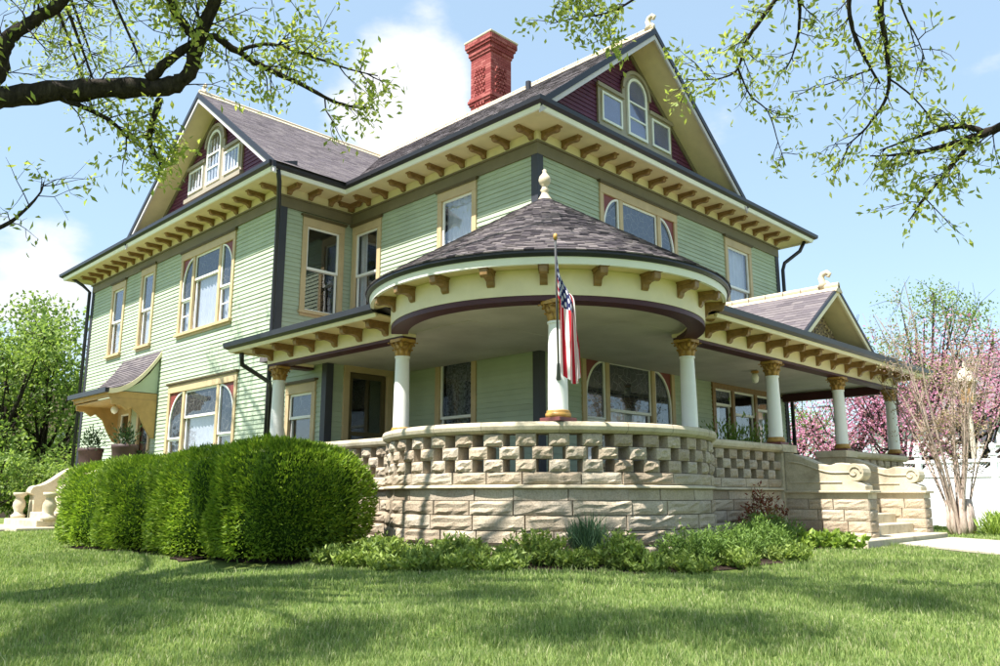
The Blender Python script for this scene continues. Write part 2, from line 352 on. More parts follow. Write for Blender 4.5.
# ------------------------------------------------------------------ dimensions of the place (metres)
W1, D1, W2, D2 = 9.61, 5.94, 1.89, 11.39
YL = D1+D2; EV = .70; HF = 7.40
CX, CY, CR = -1.36, -1.38, 2.40            # round porch
PY = -2.80; PX = -2.80                     # outer faces of the straight porch walls
FLOOR = 1.10
def house_dist(x, y):
    dx = max(-3.6-x, 0, x-10.2); dy = max(-3.6-y, 0, y-17.5); return math.hypot(dx, dy)
def gz(x, y):
    d = house_dist(x, y); z = .06-.034*max(0, d-.6)
    z = max(z, -.42) if d < 40 else -.42
    return z+.03*math.sin(x*.9+1.3)*math.sin(y*.7)+.018*math.sin(x*2.3+y*1.7)

# ------------------------------------------------------------------ ground
xs = np.concatenate([np.linspace(-1500, -60, 8), np.linspace(-45, -16, 10), np.arange(-15, 14.01, .5), np.linspace(16, 45, 10), np.linspace(60, 1500, 8)])
ys = np.concatenate([np.linspace(-1500, -60, 8), np.linspace(-45, -14, 10), np.arange(-13, 10.01, .5), np.linspace(12, 45, 12), np.linspace(60, 1500, 8)])
mb = MB(); mb.v = [(x, y, gz(x, y)) for y in ys for x in xs]; nx = len(xs)
mb.f = [(j*nx+i, j*nx+i+1, (j+1)*nx+i+1, (j+1)*nx+i) for j in range(len(ys)-1) for i in range(nx-1)]
struct(mb.obj('ground', 'lawn', smooth=True, fix=False))
def sheet(name, mat, pts_in, pts_out, dz, kind=struct):      # a strip laid on the ground between two edges
    mb = MB(); n = len(pts_in); K = 4
    for a, b in zip(pts_in, pts_out):
        for t in range(K+1):
            x = a[0]+(b[0]-a[0])*t/K; y = a[1]+(b[1]-a[1])*t/K; mb.v.append((x, y, gz(x, y)+dz))
    for i in range(n-1):
        for t in range(K): mb.f.append((i*(K+1)+t, i*(K+1)+t+1, (i+1)*(K+1)+t+1, (i+1)*(K+1)+t))
    return kind(mb.obj(name, mat, smooth=True, fix=False))
bi, bo = [], []
for i in range(61):
    t = i/60
    if t < .3: q = (PX+.25, 5.6-(5.6-.6)*t/.3); o = (-1, 0)
    elif t < .7:
        a = PI*(.785-(-.63) if False else 0); a = rad(142)+(rad(323)-rad(142))*(t-.3)/.4
        q = (CX+2.2*math.cos(a), CY+2.2*math.sin(a)); o = (math.cos(a), math.sin(a))
    else: q = (.6+(3.2-.6)*(t-.7)/.3, PY+.2); o = (0, -1)
    wd = 1.35+.14*math.sin(i*.9)+.1*math.sin(i*2.3)+(1.0*max(0, (t-.7)/.3))+(1.9 if t < .3 else 1.9*max(0, 1-(t-.3)/.07))
    bi.append(q); bo.append((q[0]+o[0]*wd, q[1]+o[1]*wd))
sheet('planting_bed', 'mulch', bi, bo, .012)
# front path runs from the steps to the street, side path from the side steps
def path_slabs(name, x0, x1, y0, y1, along):
    p = struct(sheet(name, 'mortar', *(([(x0, y0+(y1-y0)*i/12) for i in range(13)], [(x1, y0+(y1-y0)*i/12) for i in range(13)]) if along == 'y' else ([(x0+(x1-x0)*i/12, y0) for i in range(13)], [(x0+(x1-x0)*i/12, y1) for i in range(13)])), .025))
    Lx = (y1-y0) if along == 'y' else (x1-x0); n = max(1, round(abs(Lx)/1.5))
    for i in range(n):
        a = i/n*Lx+.012*np.sign(Lx); b = (i+1)/n*Lx-.012*np.sign(Lx)
        if along == 'y': X0, X1, Y0, Y1 = x0+.01, x1-.01, y0+a, y0+b
        else: X0, X1, Y0, Y1 = x0+a, x0+b, y0+.01, y1-.01
        mb = MB(); c = [(X0, Y0), (X1, Y0), (X1, Y1), (X0, Y1)]
        mb.add([(x, y, gz(x, y)-.05) for x, y in c]+[(x, y, gz(x, y)+.045) for x, y in c], [(0, 3, 2, 1), (4, 5, 6, 7), (0, 1, 5, 4), (1, 2, 6, 5), (2, 3, 7, 6), (3, 0, 4, 7)])
        mb.obj('slab', 'concrete', p)
path_slabs('front_path', 3.6, 6.3, -4.6, -20, 'y')
path_slabs('side_path', -5.02, -20, 12.1, 13.9, 'x')

# ------------------------------------------------------------------ the house
house = thing('house', (4, 7, 0), 'two-storey sage green Victorian house with round stone porch and conical shingled porch roof', 'house')
def frame(o, S, Nn):
    o = np.array(o, float); S = np.array(S, float); Nn = np.array(Nn, float)
    return lambda s, z, d=0.0: tuple(o+S*s+Nn*d+np.array([0, 0, z]))
FF = frame((0, 0, 0), (1, 0, 0), (0, -1, 0))          # front
FC = frame((0, 0, 0), (0, 1, 0), (-1, 0, 0))          # short wall beside the round porch
FI = frame((0, D1, 0), (1, 0, 0), (0, -1, 0))         # return wall, first above the porch roof
FL = frame((-W2, 0, 0), (0, 1, 0), (-1, 0, 0))        # side wing
FV = frame((0, 3.87, 0), (1, 0, 0), (0, -1, 0))       # vestibule with front door
FR = frame((W1, 0, 0), (0, 1, 0), (1, 0, 0))
FB = frame((0, YL, 0), (1, 0, 0), (0, 1, 0))
HOLES = {}
def hole(F, s0, s1, z0, z1): HOLES.setdefault(id(F), []).append((s0, s1, z0, z1))
def siding(name, F, s0, s1, z0, z1, mat='siding', lim=None, expo=.098):
    mb = MB(); z = z0
    while z < z1-1e-4:
        zt = min(z+expo, z1); segs = [(s0, s1)]
        if lim:
            a, b = lim(z), lim(zt); segs = [(max(a[0], b[0]), min(a[1], b[1]))] if False else [(a[0], a[1])]
        for (h0, h1, y0, y1) in HOLES.get(id(F), []):
            if y0 < (z+zt)/2 < y1:
                ns = []
                for (a, b) in segs:
                    if h1 <= a or h0 >= b: ns.append((a, b)); continue
                    if h0 > a: ns.append((a, h0))
                    if h1 < b: ns.append((h1, b))
                segs = ns
        for (a, b) in segs:
            if b-a < .01: continue
            # boards of 3 to 4 m butt end to end
            p_ = a
            while p_ < b-.001:
                q_ = min(b, p_+random.uniform(2.2, 4.6)); q_ = b if b-q_ < .5 else q_; g_ = .003 if q_ < b else 0; e_d = random.uniform(-.003, .003); e_z = random.uniform(-.002, .002)
                mb.add([F(p_, z+e_z, .024+e_d), F(q_-g_, z+e_z, .024+e_d), F(q_-g_, zt+.004, .006), F(p_, zt+.004, .006), F(p_, z+e_z, 0), F(q_-g_, z+e_z, 0)], [(0, 1, 2, 3), (4, 5, 1, 0)]); p_ = q_
        z += expo
    return stuff(mb.obj(name, mat, house, fix=False))

def curtain(F, s0, s1, z0, z1, parent, mat='curtain', d=-.14):
    mb = MB(); n = max(8, int((s1-s0)/.04)); b = []
    for i in range(n+1):
        t = i/n; s = s0+(s1-s0)*t; dd = d+.02*math.sin(t*(s1-s0)*38)+.008*math.sin(t*71)
        b += [F(s, z0, dd), F(s, z1, dd*.9)]
    mb.add(b, [(2*i, 2*i+2, 2*i+3, 2*i+1) for i in range(n)]); return mb.obj('curtain', mat, parent, smooth=True, fix=False)
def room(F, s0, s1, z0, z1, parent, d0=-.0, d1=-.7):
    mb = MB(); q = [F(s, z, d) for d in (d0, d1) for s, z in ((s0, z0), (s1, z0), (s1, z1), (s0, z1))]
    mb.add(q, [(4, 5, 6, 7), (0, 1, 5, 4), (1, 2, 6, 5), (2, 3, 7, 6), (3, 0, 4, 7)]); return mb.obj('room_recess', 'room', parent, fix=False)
def sash(F, s0, s1, z0, z1, parent, d0, d1, st=.045, mat='white', glass='glass', rails=()):
    mb = MB(); mb.fbox(F, s0, s0+st, z0, z1, d0, d1).fbox(F, s1-st, s1, z0, z1, d0, d1).fbox(F, s0+st, s1-st, z0, z0+st*1.2, d0, d1).fbox(F, s0+st, s1-st, z1-st, z1, d0, d1)
    for r in rails: mb.fbox(F, s0+st, s1-st, r-.015, r+.015, d0+.004, d1-.004)
    o = mb.obj('sash', mat, parent); dm = (d0+d1)/2
    MB().fbox(F, s0+st*.6, s1-st*.6, z0+st*.6, z1-st*.6, dm-.004, dm+.004).obj('pane', glass, parent)
    return o
def dhung(F, s0, s1, z0, z1, parent, meet=.5, up='glass', cur=None, curmat='curtain', curto=1.0):
    zm = z0+(z1-z0)*meet
    sash(F, s0, s1, zm-.02, z1, parent, -.035, .005, glass=up); sash(F, s0, s1, z0, zm+.02, parent, -.078, -.038)
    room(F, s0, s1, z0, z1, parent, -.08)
    if cur == 'full': curtain(F, s0, s1, z0, z0+(z1-z0)*curto, parent, curmat)
    elif cur == 'sides': curtain(F, s0, s0+(s1-s0)*.3, z0, z1, parent, curmat); curtain(F, s1-(s1-s0)*.3, s1, z0, z1, parent, curmat)
def casing(F, s0, s1, z0, z1, mat='tan', head=.22, side=.13, sill=.07, inner=(), d=.05):
    hole(F, s0+.02, s1-.02, z0-.01, z1-.02)
    mb = MB(); mb.fbox(F, s0, s0+side, z0, z1-head, -.02, d).fbox(F, s1-side, s1, z0, z1-head, -.02, d).fbox(F, s0, s1, z1-head, z1, -.02, d+.006)
    for a, b in inner: mb.fbox(F, a, b, z0, z1-head, -.02, d-.006)
    o = mb.obj('window', mat, house, bevel=.006)
    MB().fbox(F, s0-.05, s1+.05, z1, z1+.035, -.0, d+.05).fbox(F, s0-.03, s1+.03, z1-.03, z1-.001, d+.007, d+.035).obj('head_moulding', 'headbrown', o)
    MB().fbox(F, s0-.03, s1+.03, z0-sill, z0-.001, -.02, d+.05).fbox(F, s0+.01, s1-.01, z0-sill-.06, z0-sill-.001, 0, d-.01).obj('sill', mat, o)
    return o
def win_single(F, s0, s1, z0, z1, mat='tan', **kw):
    o = casing(F, s0, s1, z0, z1, mat); dhung(F, s0+.13, s1-.13, z0, z1-.22, o, **kw); return o
def win_triple(F, s0, s1, z0, z1, mat='tan', meet=.62, sidebar=.42, cur='full', upc='leaded', curto=1.0, head=.22):
    side = .12; Wt = s1-s0-4*side; ws = Wt*.23; wc = Wt-2*ws
    a0 = s0+side; a1 = a0+ws; c0 = a1+side; c1 = c0+wc; b0 = c1+side; b1 = b0+ws; zt = z1-head
    o = casing(F, s0, s1, z0, z1, mat, head, side, inner=[(a1, c0), (c1, b0)])
    dhung(F, c0, c1, z0, zt, o, meet, upc, cur, curto=curto)
    for (p, q, flip) in ((a0, a1, False), (b0, b1, True)):
        U = (lambda t, p=p, q=q, flip=flip: q-(q-p)*t if flip else p+(q-p)*t)   # t=0 at the outer edge
        zs = z0+(zt-z0)*.62; zb = z0+(zt-z0)*sidebar; nseg = 12
        arc = [(1-math.cos(PI/2*i/nseg), zs+(zt-zs)*math.sin(PI/2*i/nseg)) for i in range(nseg+1)]
        fn = lambda a, b, d: F(U(a), b, d)
        MB().prism(arc+[(0, zt)], fn, -.03, .012).obj('spandrel', 'rosette', o)
        mb = MB()                                                    # white arched sash
        k = .045/(q-p); inn = [(1-(1-k)*math.cos(PI/2*i/nseg), zs+(zt-.04-zs)*math.sin(PI/2*i/nseg)) for i in range(nseg+1)]
        for i in range(nseg): mb.prism([arc[i], arc[i+1], inn[i+1], inn[i]], fn, -.04, .02)
        mb.prism([(0, zb), (k, zb), (k, zs), (0, zs)], fn, -.04, .02).prism([(1-k, zb+.04), (1, zb+.04), (1, zt-.042), (1-k, zt-.042)], fn, -.04, .02).prism([(k, zb), (1, zb), (1, zb+.04), (k, zb+.04)], fn, -.04, .02)
        mb.obj('arched_sash', 'white', o)
        MB().prism(inn+[(1-k*.5, zt-.04), (1-k*.5, zb+.02), (k*.5, zb+.02)], fn, -.02, -.012).obj('arched_pane', upc, o)
        sash(F, min(p, q), max(p, q), z0, zb-.002, o, -.05, -.01, rails=((z0+(zb-z0)*.52),) if zb-z0 > .5 else ())
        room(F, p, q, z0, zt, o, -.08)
        if cur: curtain(F, p, q, z0, zb, o)
    return o

# windows of each wall (openings first, then siding round them)
win_triple(FF, 1.84, 4.67, 4.88, 7.13, meet=.55, cur='full', curto=1.0)
win_single(FF, 6.80, 8.12, 4.88, 7.12, cur='full', curto=1.0)
win_triple(FF, 1.16, 4.30, 1.45, 3.64, meet=.52, cur='full', upc='leaded', head=.2)
win_single(FC, 1.62, 2.80, 4.88, 7.12, cur='full', curto=1.0)
win_single(FC, 4.76, 5.86, 4.92, 7.10, cur='sides', meet=.48)
win_single(FC, 1.60, 2.79, 1.45, 3.68, meet=.45, cur='full', curmat='lace')
win_single(FI, -1.36, -.24, 4.90, 7.08, meet=.5)
win_triple(FL, 7.94, 10.86, 4.92, 7.09, meet=.68, sidebar=.44)
win_single(FL, 12.50, 13.48, 4.92, 7.18, meet=.5, cur='full', curto=.55)
win_single(FL, 14.60, 15.66, 4.92, 7.12, meet=.5, cur='full', curto=.55)
win_triple(FL, 7.44, 11.05, 1.45, 3.62, meet=.66, sidebar=.4)
win_single(FL, 4.20, 5.30, 1.9, 3.10, meet=.5, up='leaded')
# broad front-room window: three lights under one deep head
o = casing(FF, 5.86, 8.80, 1.45, 3.58, 'bronze', .3, .13, inner=[(6.75, 6.87), (7.85, 7.97)])
for a, b, mm in ((5.99, 6.75, .8), (6.87, 7.85, .7), (7.97, 8.67, .8)): dhung(FF, a, b, 1.45, 3.28, o, mm, 'leaded' if mm == .8 else 'glass', None)
for a, b in ((6.0, 6.4), (8.3, 8.66)): curtain(FF, a, b, 1.45, 3.25, o)
# front door in the vestibule and its screen
hole(FV, -1.50, -.30, 1.0, 3.46)
mb = MB().fbox(FV, -1.52, -1.38, FLOOR, 3.28, -.03, .05).fbox(FV, -.44, -.30, FLOOR, 3.28, -.03, .05).fbox(FV, -1.52, -.30, 3.28, 3.46, -.03, .056)
do = mb.obj('door_frame', 'tan', house, bevel=.006)
MB().fbox(FV, -1.58, -.24, 3.46, 3.5, 0, .1).obj('head_moulding', 'headbrown', do)
dr = MB().fbox(FV, -1.37, -1.27, FLOOR+.02, 3.27, -.06, -.02).fbox(FV, -.55, -.45, FLOOR+.02, 3.27, -.06, -.02).fbox(FV, -1.27, -.55, 3.17, 3.27, -.06, -.02).fbox(FV, -1.27, -.55, FLOOR+.02, FLOOR+.3, -.06, -.02).fbox(FV, -1.27, -.55, 2.02, 2.1, -.06, -.02).obj('door', 'headbrown', house)
for z0, z1 in ((FLOOR+.3, 2.02), (2.1, 3.17)): MB().fbox(FV, -1.28, -.54, z0, z1, -.044, -.036).obj('door_glass', 'glass', dr)
MB().tube([FV(-.5, 2.0, -.02), FV(-.5, 2.0, .04), FV(-.56, 2.0, .05)], .018, 8).obj('door_handle', 'gold', dr)
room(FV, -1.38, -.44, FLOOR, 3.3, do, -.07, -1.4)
# side entrance
hole(FL, 12.05, 12.95, 1.0, 3.4)
mb = MB().fbox(FL, 12.03, 12.15, 1.2, 3.2, -.03, .05).fbox(FL, 12.83, 12.95, 1.2, 3.2, -.03, .05).fbox(FL, 12.03, 12.95, 3.2, 3.4, -.03, .055); so_ = mb.obj('door_frame', 'tan', house)
d2 = MB().fbox(FL, 12.15, 12.83, 1.2, 3.2, -.09, -.05).obj('door', 'doorwood', house)
MB().fbox(FL, 12.27, 12.71, 2.2, 3.0, -.05, -.042).obj('door_glass', 'leaded', d2)
MB().fbox(FL, 12.27, 12.71, 1.35, 2.0, -.05, -.03).obj('door_panel', 'doorwood', d2)
win_single(FL, 13.4, 14.3, 1.7, 3.3, meet=.5)

for nm, F, a, b, z0, z1 in (('wall_siding', FF, 0, W1, .9, 7.18), ('wall_siding', FC, 0, D1, .9, 7.18), ('wall_siding', FI, -W2, 0, 3.5, 7.18), ('wall_siding', FV, -W2, 0, .9, 3.9),
                            ('wall_siding', FL, D1, YL, .9, 7.18), ('wall_siding', FR, 0, YL, .9, 7.18), ('wall_siding', FB, -W2, W1, .9, 7.18)):
    siding(nm, F, a, b, z0, z1)
mb = MB(); z = .9       # vestibule flank in line with the side wing
siding('wall_siding', FL, 3.87, D1, .9, 3.9)
# stone foundation under the siding
WALLP = [(W1, YL), (W1, 0), (0, 0), (0, 3.87), (-W2, 3.87), (-W2, YL)]
MB().sweep(WALLP, [(.05, -.3), (.05, .9), (-.1, .9), (-.1, -.3)], True).obj('foundation', 'stonecap', house)
MAIN = [(W1, YL), (W1, 0), (0, 0), (0, D1), (-W2, D1), (-W2, YL)]
# corner boards
for (x, y, sx, sy, z0, z1) in ((0, 0, 1, 1, .9, 7.18), (W1, 0, -1, 1, .9, 7.18), (-W2, D1, 1, 1, 3.7, 7.18), (-W2, YL, 1, -1, .9, 7.18), (-W2, 3.87, 1, 1, .9, 3.4)):
    a, b = sorted((x-sx*.045, x+sx*.12)); c, d = sorted((y-sy*.045, y+sy*.12)); MB().box(a, b, c, d, z0, z1).obj('corner_board', 'slate', house, bevel=.005)
# frieze, cornice, soffit, gutter of the main eaves
MB().sweep(MAIN, [(.05, 7.16), (.05, 7.385), (0, 7.385), (0, 7.16)], True).sweep(MAIN, [(.09, 7.385), (.09, 7.42), (0, 7.42), (0, 7.385)], True).obj('frieze_board', 'olive', house)
fr = MB().sweep(MAIN, [(.045, 7.42), (.045, 7.62), (0, 7.62), (0, 7.42)], True).obj('cornice_frieze', 'cream', house)
MB().sweep(MAIN, [(.045, 7.622), (EV, 7.622), (EV, 7.645), (.0, 7.645)], True).obj('soffit', 'soffit', house)
MB().sweep(MAIN, [(EV-.02, 7.58), (EV+.02, 7.58), (EV+.05, 7.66), (EV-.02, 7.66)], True).obj('crown_moulding', 'white', house)
MB().sweep(MAIN, [(EV+.0, 7.662), (EV+.07, 7.662), (EV+.13, 7.70), (EV+.14, 7.78), (EV+.12, 7.785), (EV+.105, 7.73), (EV+.0, 7.70)], True).obj('gutter', 'gutter', house)

def bracket_mesh(depth, h, wd):
    prof = [(0, 0), (0, -h), (.07*depth, -h), (.16*depth, -h*.86), (.2*depth, -h*.66), (.36*depth, -h*.55), (.55*depth, -h*.52), (.74*depth, -h*.60), (.88*depth, -h*.62), (.98*depth, -h*.5), (depth, -h*.3), (depth, -.0)]
    mb = MB().prism(prof, lambda a, b, d: (d, -a, b), -wd/2, wd/2); mb.box(-wd*.68, wd*.68, -depth*1.08, 0, -.022, .0)
    mb.prism([(depth*.06, -h*.3), (depth*.5, -h*.22), (depth*.85, -h*.28), (depth*.85, -h*.08), (depth*.06, -h*.08)], lambda a, b, d: (d, -a, b), -wd/2-.012, wd/2+.012)
    return mb.mesh('bracket')
BRM = bracket_mesh(.40, .16, .10); BRP = bracket_mesh(.40, .21, .10)
for m in (BRM, BRP): m.materials.append(MATS['bronze'])
def put_brackets(parent, mesh, p0, p1, n, z, out, e0=.0):
    ang = math.atan2(out[1], out[0])+PI/2
    for i in range(n):
        t = (i+.5)/n if e0 is None else (e0+(1-2*e0)*i/(n-1))
        o = bpy.data.objects.new('bracket', mesh); COL.objects.link(o); o.parent = parent
        o.location = (p0[0]+(p1[0]-p0[0])*t+out[0]*.046, p0[1]+(p1[1]-p0[1])*t+out[1]*.046, z); o.rotation_euler = (0, 0, ang)
put_brackets(fr, BRM, (0, 0), (W1, 0), 17, 7.62, (0, -1), .012)
put_brackets(fr, BRM, (0, 0), (0, D1), 10, 7.62, (-1, 0), .015)
put_brackets(fr, BRM, (0, D1), (-W2, D1), 4, 7.62, (0, -1), .07)
put_brackets(fr, BRM, (-W2, D1), (-W2, YL), 19, 7.62, (-1, 0), .012)
put_brackets(fr, BRM, (W1, .3), (W1, YL), 14, 7.62, (1, 0), .02)

# ------------------------------------------------------------------ roofs
def shingles(mb, F2, a0, a1, L_, expo=.115, tab=.20, lim=None):
    """F2(a, t, h): along the eave, up the slope, height off the deck"""
    n = int(L_/expo); 
    for j in range(n):
        t0 = j*expo; t1 = min(t0+expo*1.15, L_); lo, hi = (a0, a1) if lim is None else lim(t0)
        a = lo-random.random()*tab
        while a < hi:
            wv = tab*(.75+.5*random.random()); x0 = max(a, lo); x1 = min(a+wv, hi)
            if x1-x0 > .02:
                h = .007+.005*random.random()
                mb.add([F2(x0, t0, h), F2(x1, t0, h), F2(x1, t1, .003), F2(x0, t1, .003), F2(x0, t0, 0), F2(x1, t0, 0)], [(0, 1, 2, 3), (4, 5, 1, 0)])
            a += wv
def gable_roof(axis, mid, half, z0, zr, e0, e1, name, z_under=.16):
    """ridge parallel to axis; runs e0..e1 along it"""
    Ls = math.hypot(half, zr-z0); cs, sn = half/Ls, (zr-z0)/Ls
    def pt(a, c, z): return (c, a, z) if axis == 'y' else (a, c, z)
    mb = MB()
    for sg in (-1, 1):
        F2 = lambda a, t, h, sg=sg: pt(a, mid+sg*(half-t*cs+h*sn), z0+t*sn+h*cs)
        shingles(mb, F2, e0, e1, Ls)
    stuff(mb.obj(name+'_shingles', 'shingle', house, fix=False))
    th = z_under
    def slab(off_top, off_bot, a0, a1, mat, nm, inset=0):
        m = MB()
        for sg in (-1, 1):
            q = [(mid+sg*(half-inset), z0+inset*sn/cs-off_top), (mid, zr-off_top), (mid, zr-off_bot), (mid+sg*(half-inset), z0+inset*sn/cs-off_bot)]
            m.prism(q, lambda c, z, a: pt(a, c, z), a0, a1)
        return m.obj(nm, mat, house)
    slab(.006, th, e0+.04, e1, 'soffit', 'roof_deck', .32)
    slab(-.004, .135, e0-.03, e0+.039, 'gutter', 'rake_edge')
    slab(.137, .25, e0-.005, e0+.039, 'lilac', 'rake_board')
    # ridge tiles
    r = MB(); n = int(abs(e1-e0)/.42)
    par = MB().prism([(-.03, zr-.03), (.03, zr-.03), (0, zr+.01)], lambda c, z, a: pt(a, mid+c, z), e0, e1).obj('ridge_cap', 'ridge', house)
    for i in range(n):
        a = e0+(e1-e0)*i/n; b = a+(e1-e0)/n*.96; m = MB()
        k = .13
        m.prism([(-k, zr-k*sn/cs+.035), (0, zr+.05), (k, zr-k*sn/cs+.035), (k, zr-k*sn/cs+.01), (0, zr+.02), (-k, zr-k*sn/cs+.01)], lambda c, z, a_: pt(a_, mid+c, z), a, b)
        m.tube([pt(a, mid, zr+.045), pt(b, mid, zr+.045)], .045, 8); m.obj('ridge_tile', 'ridge', par)
ZE = 7.76; ZR = 10.75
GX0, GX1 = -.72, 6.72; GM = (GX0+GX1)/2; GH = (GX1-GX0)/2
gable_roof('y', GM, GH, ZE, ZR, -EV-.04, 14.0, 'front_gable')
LY0, LY1 = 5.04, 12.96; LM_ = (LY0+LY1)/2; LH = (LY1-LY0)/2
gable_roof('x', LM_, LH, ZE, ZR, -W2-EV-.04, 6.0, 'side_gable')
# lower hipped roof beyond each gable
def hip(x0, x1, y0, y1, hx0, hx1, hy0, hy1, zt):
    mb = MB().add([(x0, y0, ZE), (x1, y0, ZE), (x1, y1, ZE), (x0, y1, ZE), (hx0, hy0, zt), (hx1, hy0, zt), (hx1, hy1, zt), (hx0, hy1, zt)], [(0, 3, 2, 1), (4, 5, 6, 7), (0, 1, 5, 4), (1, 2, 6, 5), (2, 3, 7, 6), (3, 0, 4, 7)])
    return mb.obj('hipped_roof', 'shingle', house)
e_ = EV+.05
hip(GM+.5, W1+e_, -e_+.06, YL+e_, GM+.6, W1+e_-2.6, -e_+2.9, YL+e_-2.6, ZE+2.1)
hip(-W2-e_+.06, 6.0, LM_+.5, YL+e_-.01, -W2-e_+2.9, 5.9, LM_+.6, YL+e_-2.6, ZE+2.08)
# gable walls
def gable_wall(F, c, half, z0, dep=.8):
    sl = (ZR-ZE)/half*1.0
    def lim(z):
        hw = (ZR-.17-z)/((ZR-ZE)/half); return (c-max(hw, 0), c+max(hw, 0))
    siding('gable_siding', F, 0, 0, z0, ZR-.2, 'purple', lim)
    mb = MB()
    MB().prism([(c-half+.75, z0), (c+half-.75, z0), (c, ZR-.2)], lambda a, b, d: F(a, b, d), -.08, -.01).obj('gable_wall', 'purple', house)
    # pent strip at the foot
    MB().prism([(0, 7.86), (dep, 7.71), (dep, 7.745), (0, 7.96)], lambda a, b, d: F(d, b, a), c-half+.1, c+half-.1).obj('pent_roof', 'slate', house)
    MB().fbox(F, c-half+.85, c+half-.85, 7.95, 8.10, .0, .05).obj('gable_base_board', 'olive', house)
    for sg in (-1, 1):
        a = np.array([c+sg*(half-.34), ZE+.10]); b = np.array([c, ZR-.185]); 
        MB().prism([tuple(a), tuple(b), (b[0], b[1]-.13), (a[0]-sg*.17, a[1]-.0)], lambda p_, q_, d: F(p_, q_, d), 0, .05).obj('gable_moulding', 'olive', house)
def palladian(F, c, hw, z0, ztop, zside, cur=True):
    """hw half width; centre light arched"""
    cw = .50; n = 16; zc = ztop-cw
    arc = [(c+cw*math.cos(PI*i/n), zc+cw*math.sin(PI*i/n)) for i in range(n+1)]
    fn = lambda a, b, d: F(a, b, d)
    poly = [(c-hw, z0), (c+hw, z0), (c+hw, zside), (c+cw, zside)]+arc+[(c-cw, zside), (c-hw, zside)]
    o = MB().prism(poly, fn, .0, .06).obj('gable_window', 'gwin', house)
    mb = MB()      # raised outer moulding
    for i in range(n):
        r1, r2 = cw+.03, cw-.05
        mb.prism([(c+r*math.cos(PI*(i+j)/n), zc+r*math.sin(PI*(i+j)/n)) for r, j in ((r1, 0), (r1, 1), (r2, 1), (r2, 0))], fn, .062, .11)
    for sg in (-1, 1):
        a, b = sorted((c+sg*(cw-.02), c+sg*(hw+.05))); mb.fbox(F, a, b, zside-.06, zside+.02, .062, .11)
    mb.obj('outer_moulding', 'gwin', o)
    MB().fbox(F, c-hw-.06, c+hw+.06, z0-.08, z0+.03, .0, .13).obj('sill', 'gwin', o)
    for sg in (-1, 1):
        a, b = sorted((c+sg*(cw+.06), c+sg*(hw-.1))); sash(F, a, b, z0+.14, zside-.14, o, .064, .1, glass='glass')
        MB().fbox(F, a+.03, b-.03, z0+.16, zside-.16, .061, .064).obj('pane_backing', 'sky_tint' if not cur else 'room', o)  # backing sheet coloured as reflected sky, near-black where curtains hang
        if cur: curtain(F, a+.04, b-.04, z0+.16, zside-.16, o, d=.071)
    r1, r2 = cw-.14, cw-.20; mb = MB()
    for i in range(n): mb.prism([(c+r*math.cos(PI*(i+j)/n), zc+r*math.sin(PI*(i+j)/n)) for r, j in ((r1, 0), (r1, 1), (r2, 1), (r2, 0))], fn, .062, .105)
    mb.fbox(F, c-r1, c-r2, z0+.12, zc, .062, .105).fbox(F, c+r2, c+r1, z0+.12, zc, .062, .105).fbox(F, c-r2, c+r2, z0+.12, z0+.18, .062, .105)
    for q in (.36, .68): mb.fbox(F, c-r2, c+r2, z0+.12+(zc-z0)*q-.02, z0+.12+(zc-z0)*q+.02, .062, .1)
    mb.obj('sash', 'white', o)
    MB().prism([(c-r2, z0+.18), (c+r2, z0+.18)]+[(c+r2*math.cos(PI*i/n), zc+r2*math.sin(PI*i/n)) for i in range(n+1)], fn, .084, .09).obj('pane', 'glass', o)
    MB().prism([(c-r2, z0+.18), (c+r2, z0+.18)]+[(c+r2*math.cos(PI*i/n), zc+r2*math.sin(PI*i/n)) for i in range(n+1)], fn, .061, .064).obj('pane_backing', 'sky_tint' if not cur else 'room', o)  # same painted backing behind the arched centre light
    if cur: curtain(F, c-r2, c+r2, z0+.18, zc+r2*.55, o, d=.071)
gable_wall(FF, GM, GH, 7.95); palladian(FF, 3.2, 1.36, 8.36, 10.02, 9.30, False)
FLG = frame((-W2-.14, 0, 0), (0, 1, 0), (-1, 0, 0)); gable_wall(FLG, LM_, LH, 7.95, .66); palladian(FLG, 9.02, 1.44, 8.40, 10.06, 9.28)

# chimney: corbelled brick stack
ch = MB().box(3.23, 3.97, 4.53, 5.27, 9.6, 12.72).obj('chimney', 'brickmortar', house)
mb = MB(); z = 9.7; j = 0
def brick_ring(mb, c, hw, z, bh, off, proud=.0):
    n = max(3, round(2*hw/.22)); bl = 2*hw/n
    for side in range(4):
        for i in range(n):
            a0 = -hw+i*bl+(off*bl/2 if i else 0); a1 = -hw+(i+1)*bl+(off*bl/2 if i < n-1 else 0); a0 += .004; a1 -= .004
            b0, b1 = hw-.02, hw+proud
            q = [(a0, b0), (a1, b0), (a1, b1), (a0, b1)]; ca, sa = math.cos(side*PI/2), math.sin(side*PI/2)
            vs = [(c[0]+x*ca-y*sa, c[1]+x*sa+y*ca, zz) for zz in (z+.004, z+bh-.004) for x, y in q]
            mb.add(vs, [(0, 3, 2, 1), (4, 5, 6, 7), (0, 1, 5, 4), (1, 2, 6, 5), (2, 3, 7, 6), (3, 0, 4, 7)])
while z < 12.5:
    brick_ring(mb, (3.6, 4.9), .385, z, .075, j % 2, .005); z += .075; j += 1
for zz, hw in ((11.12, .41), (11.195, .44), (11.27, .41)): brick_ring(mb, (3.6, 4.9), hw, zz, .075, j % 2, .02); j += 1
for i in range(6): brick_ring(mb, (3.6, 4.9), (.40, .43, .43, .47, .50, .50)[i], 12.50+.075*i, .075, i % 2, .02)
stuff(mb.obj('brickwork', 'brick', ch, fix=False))
mb = MB()                                   # raised diaper panels
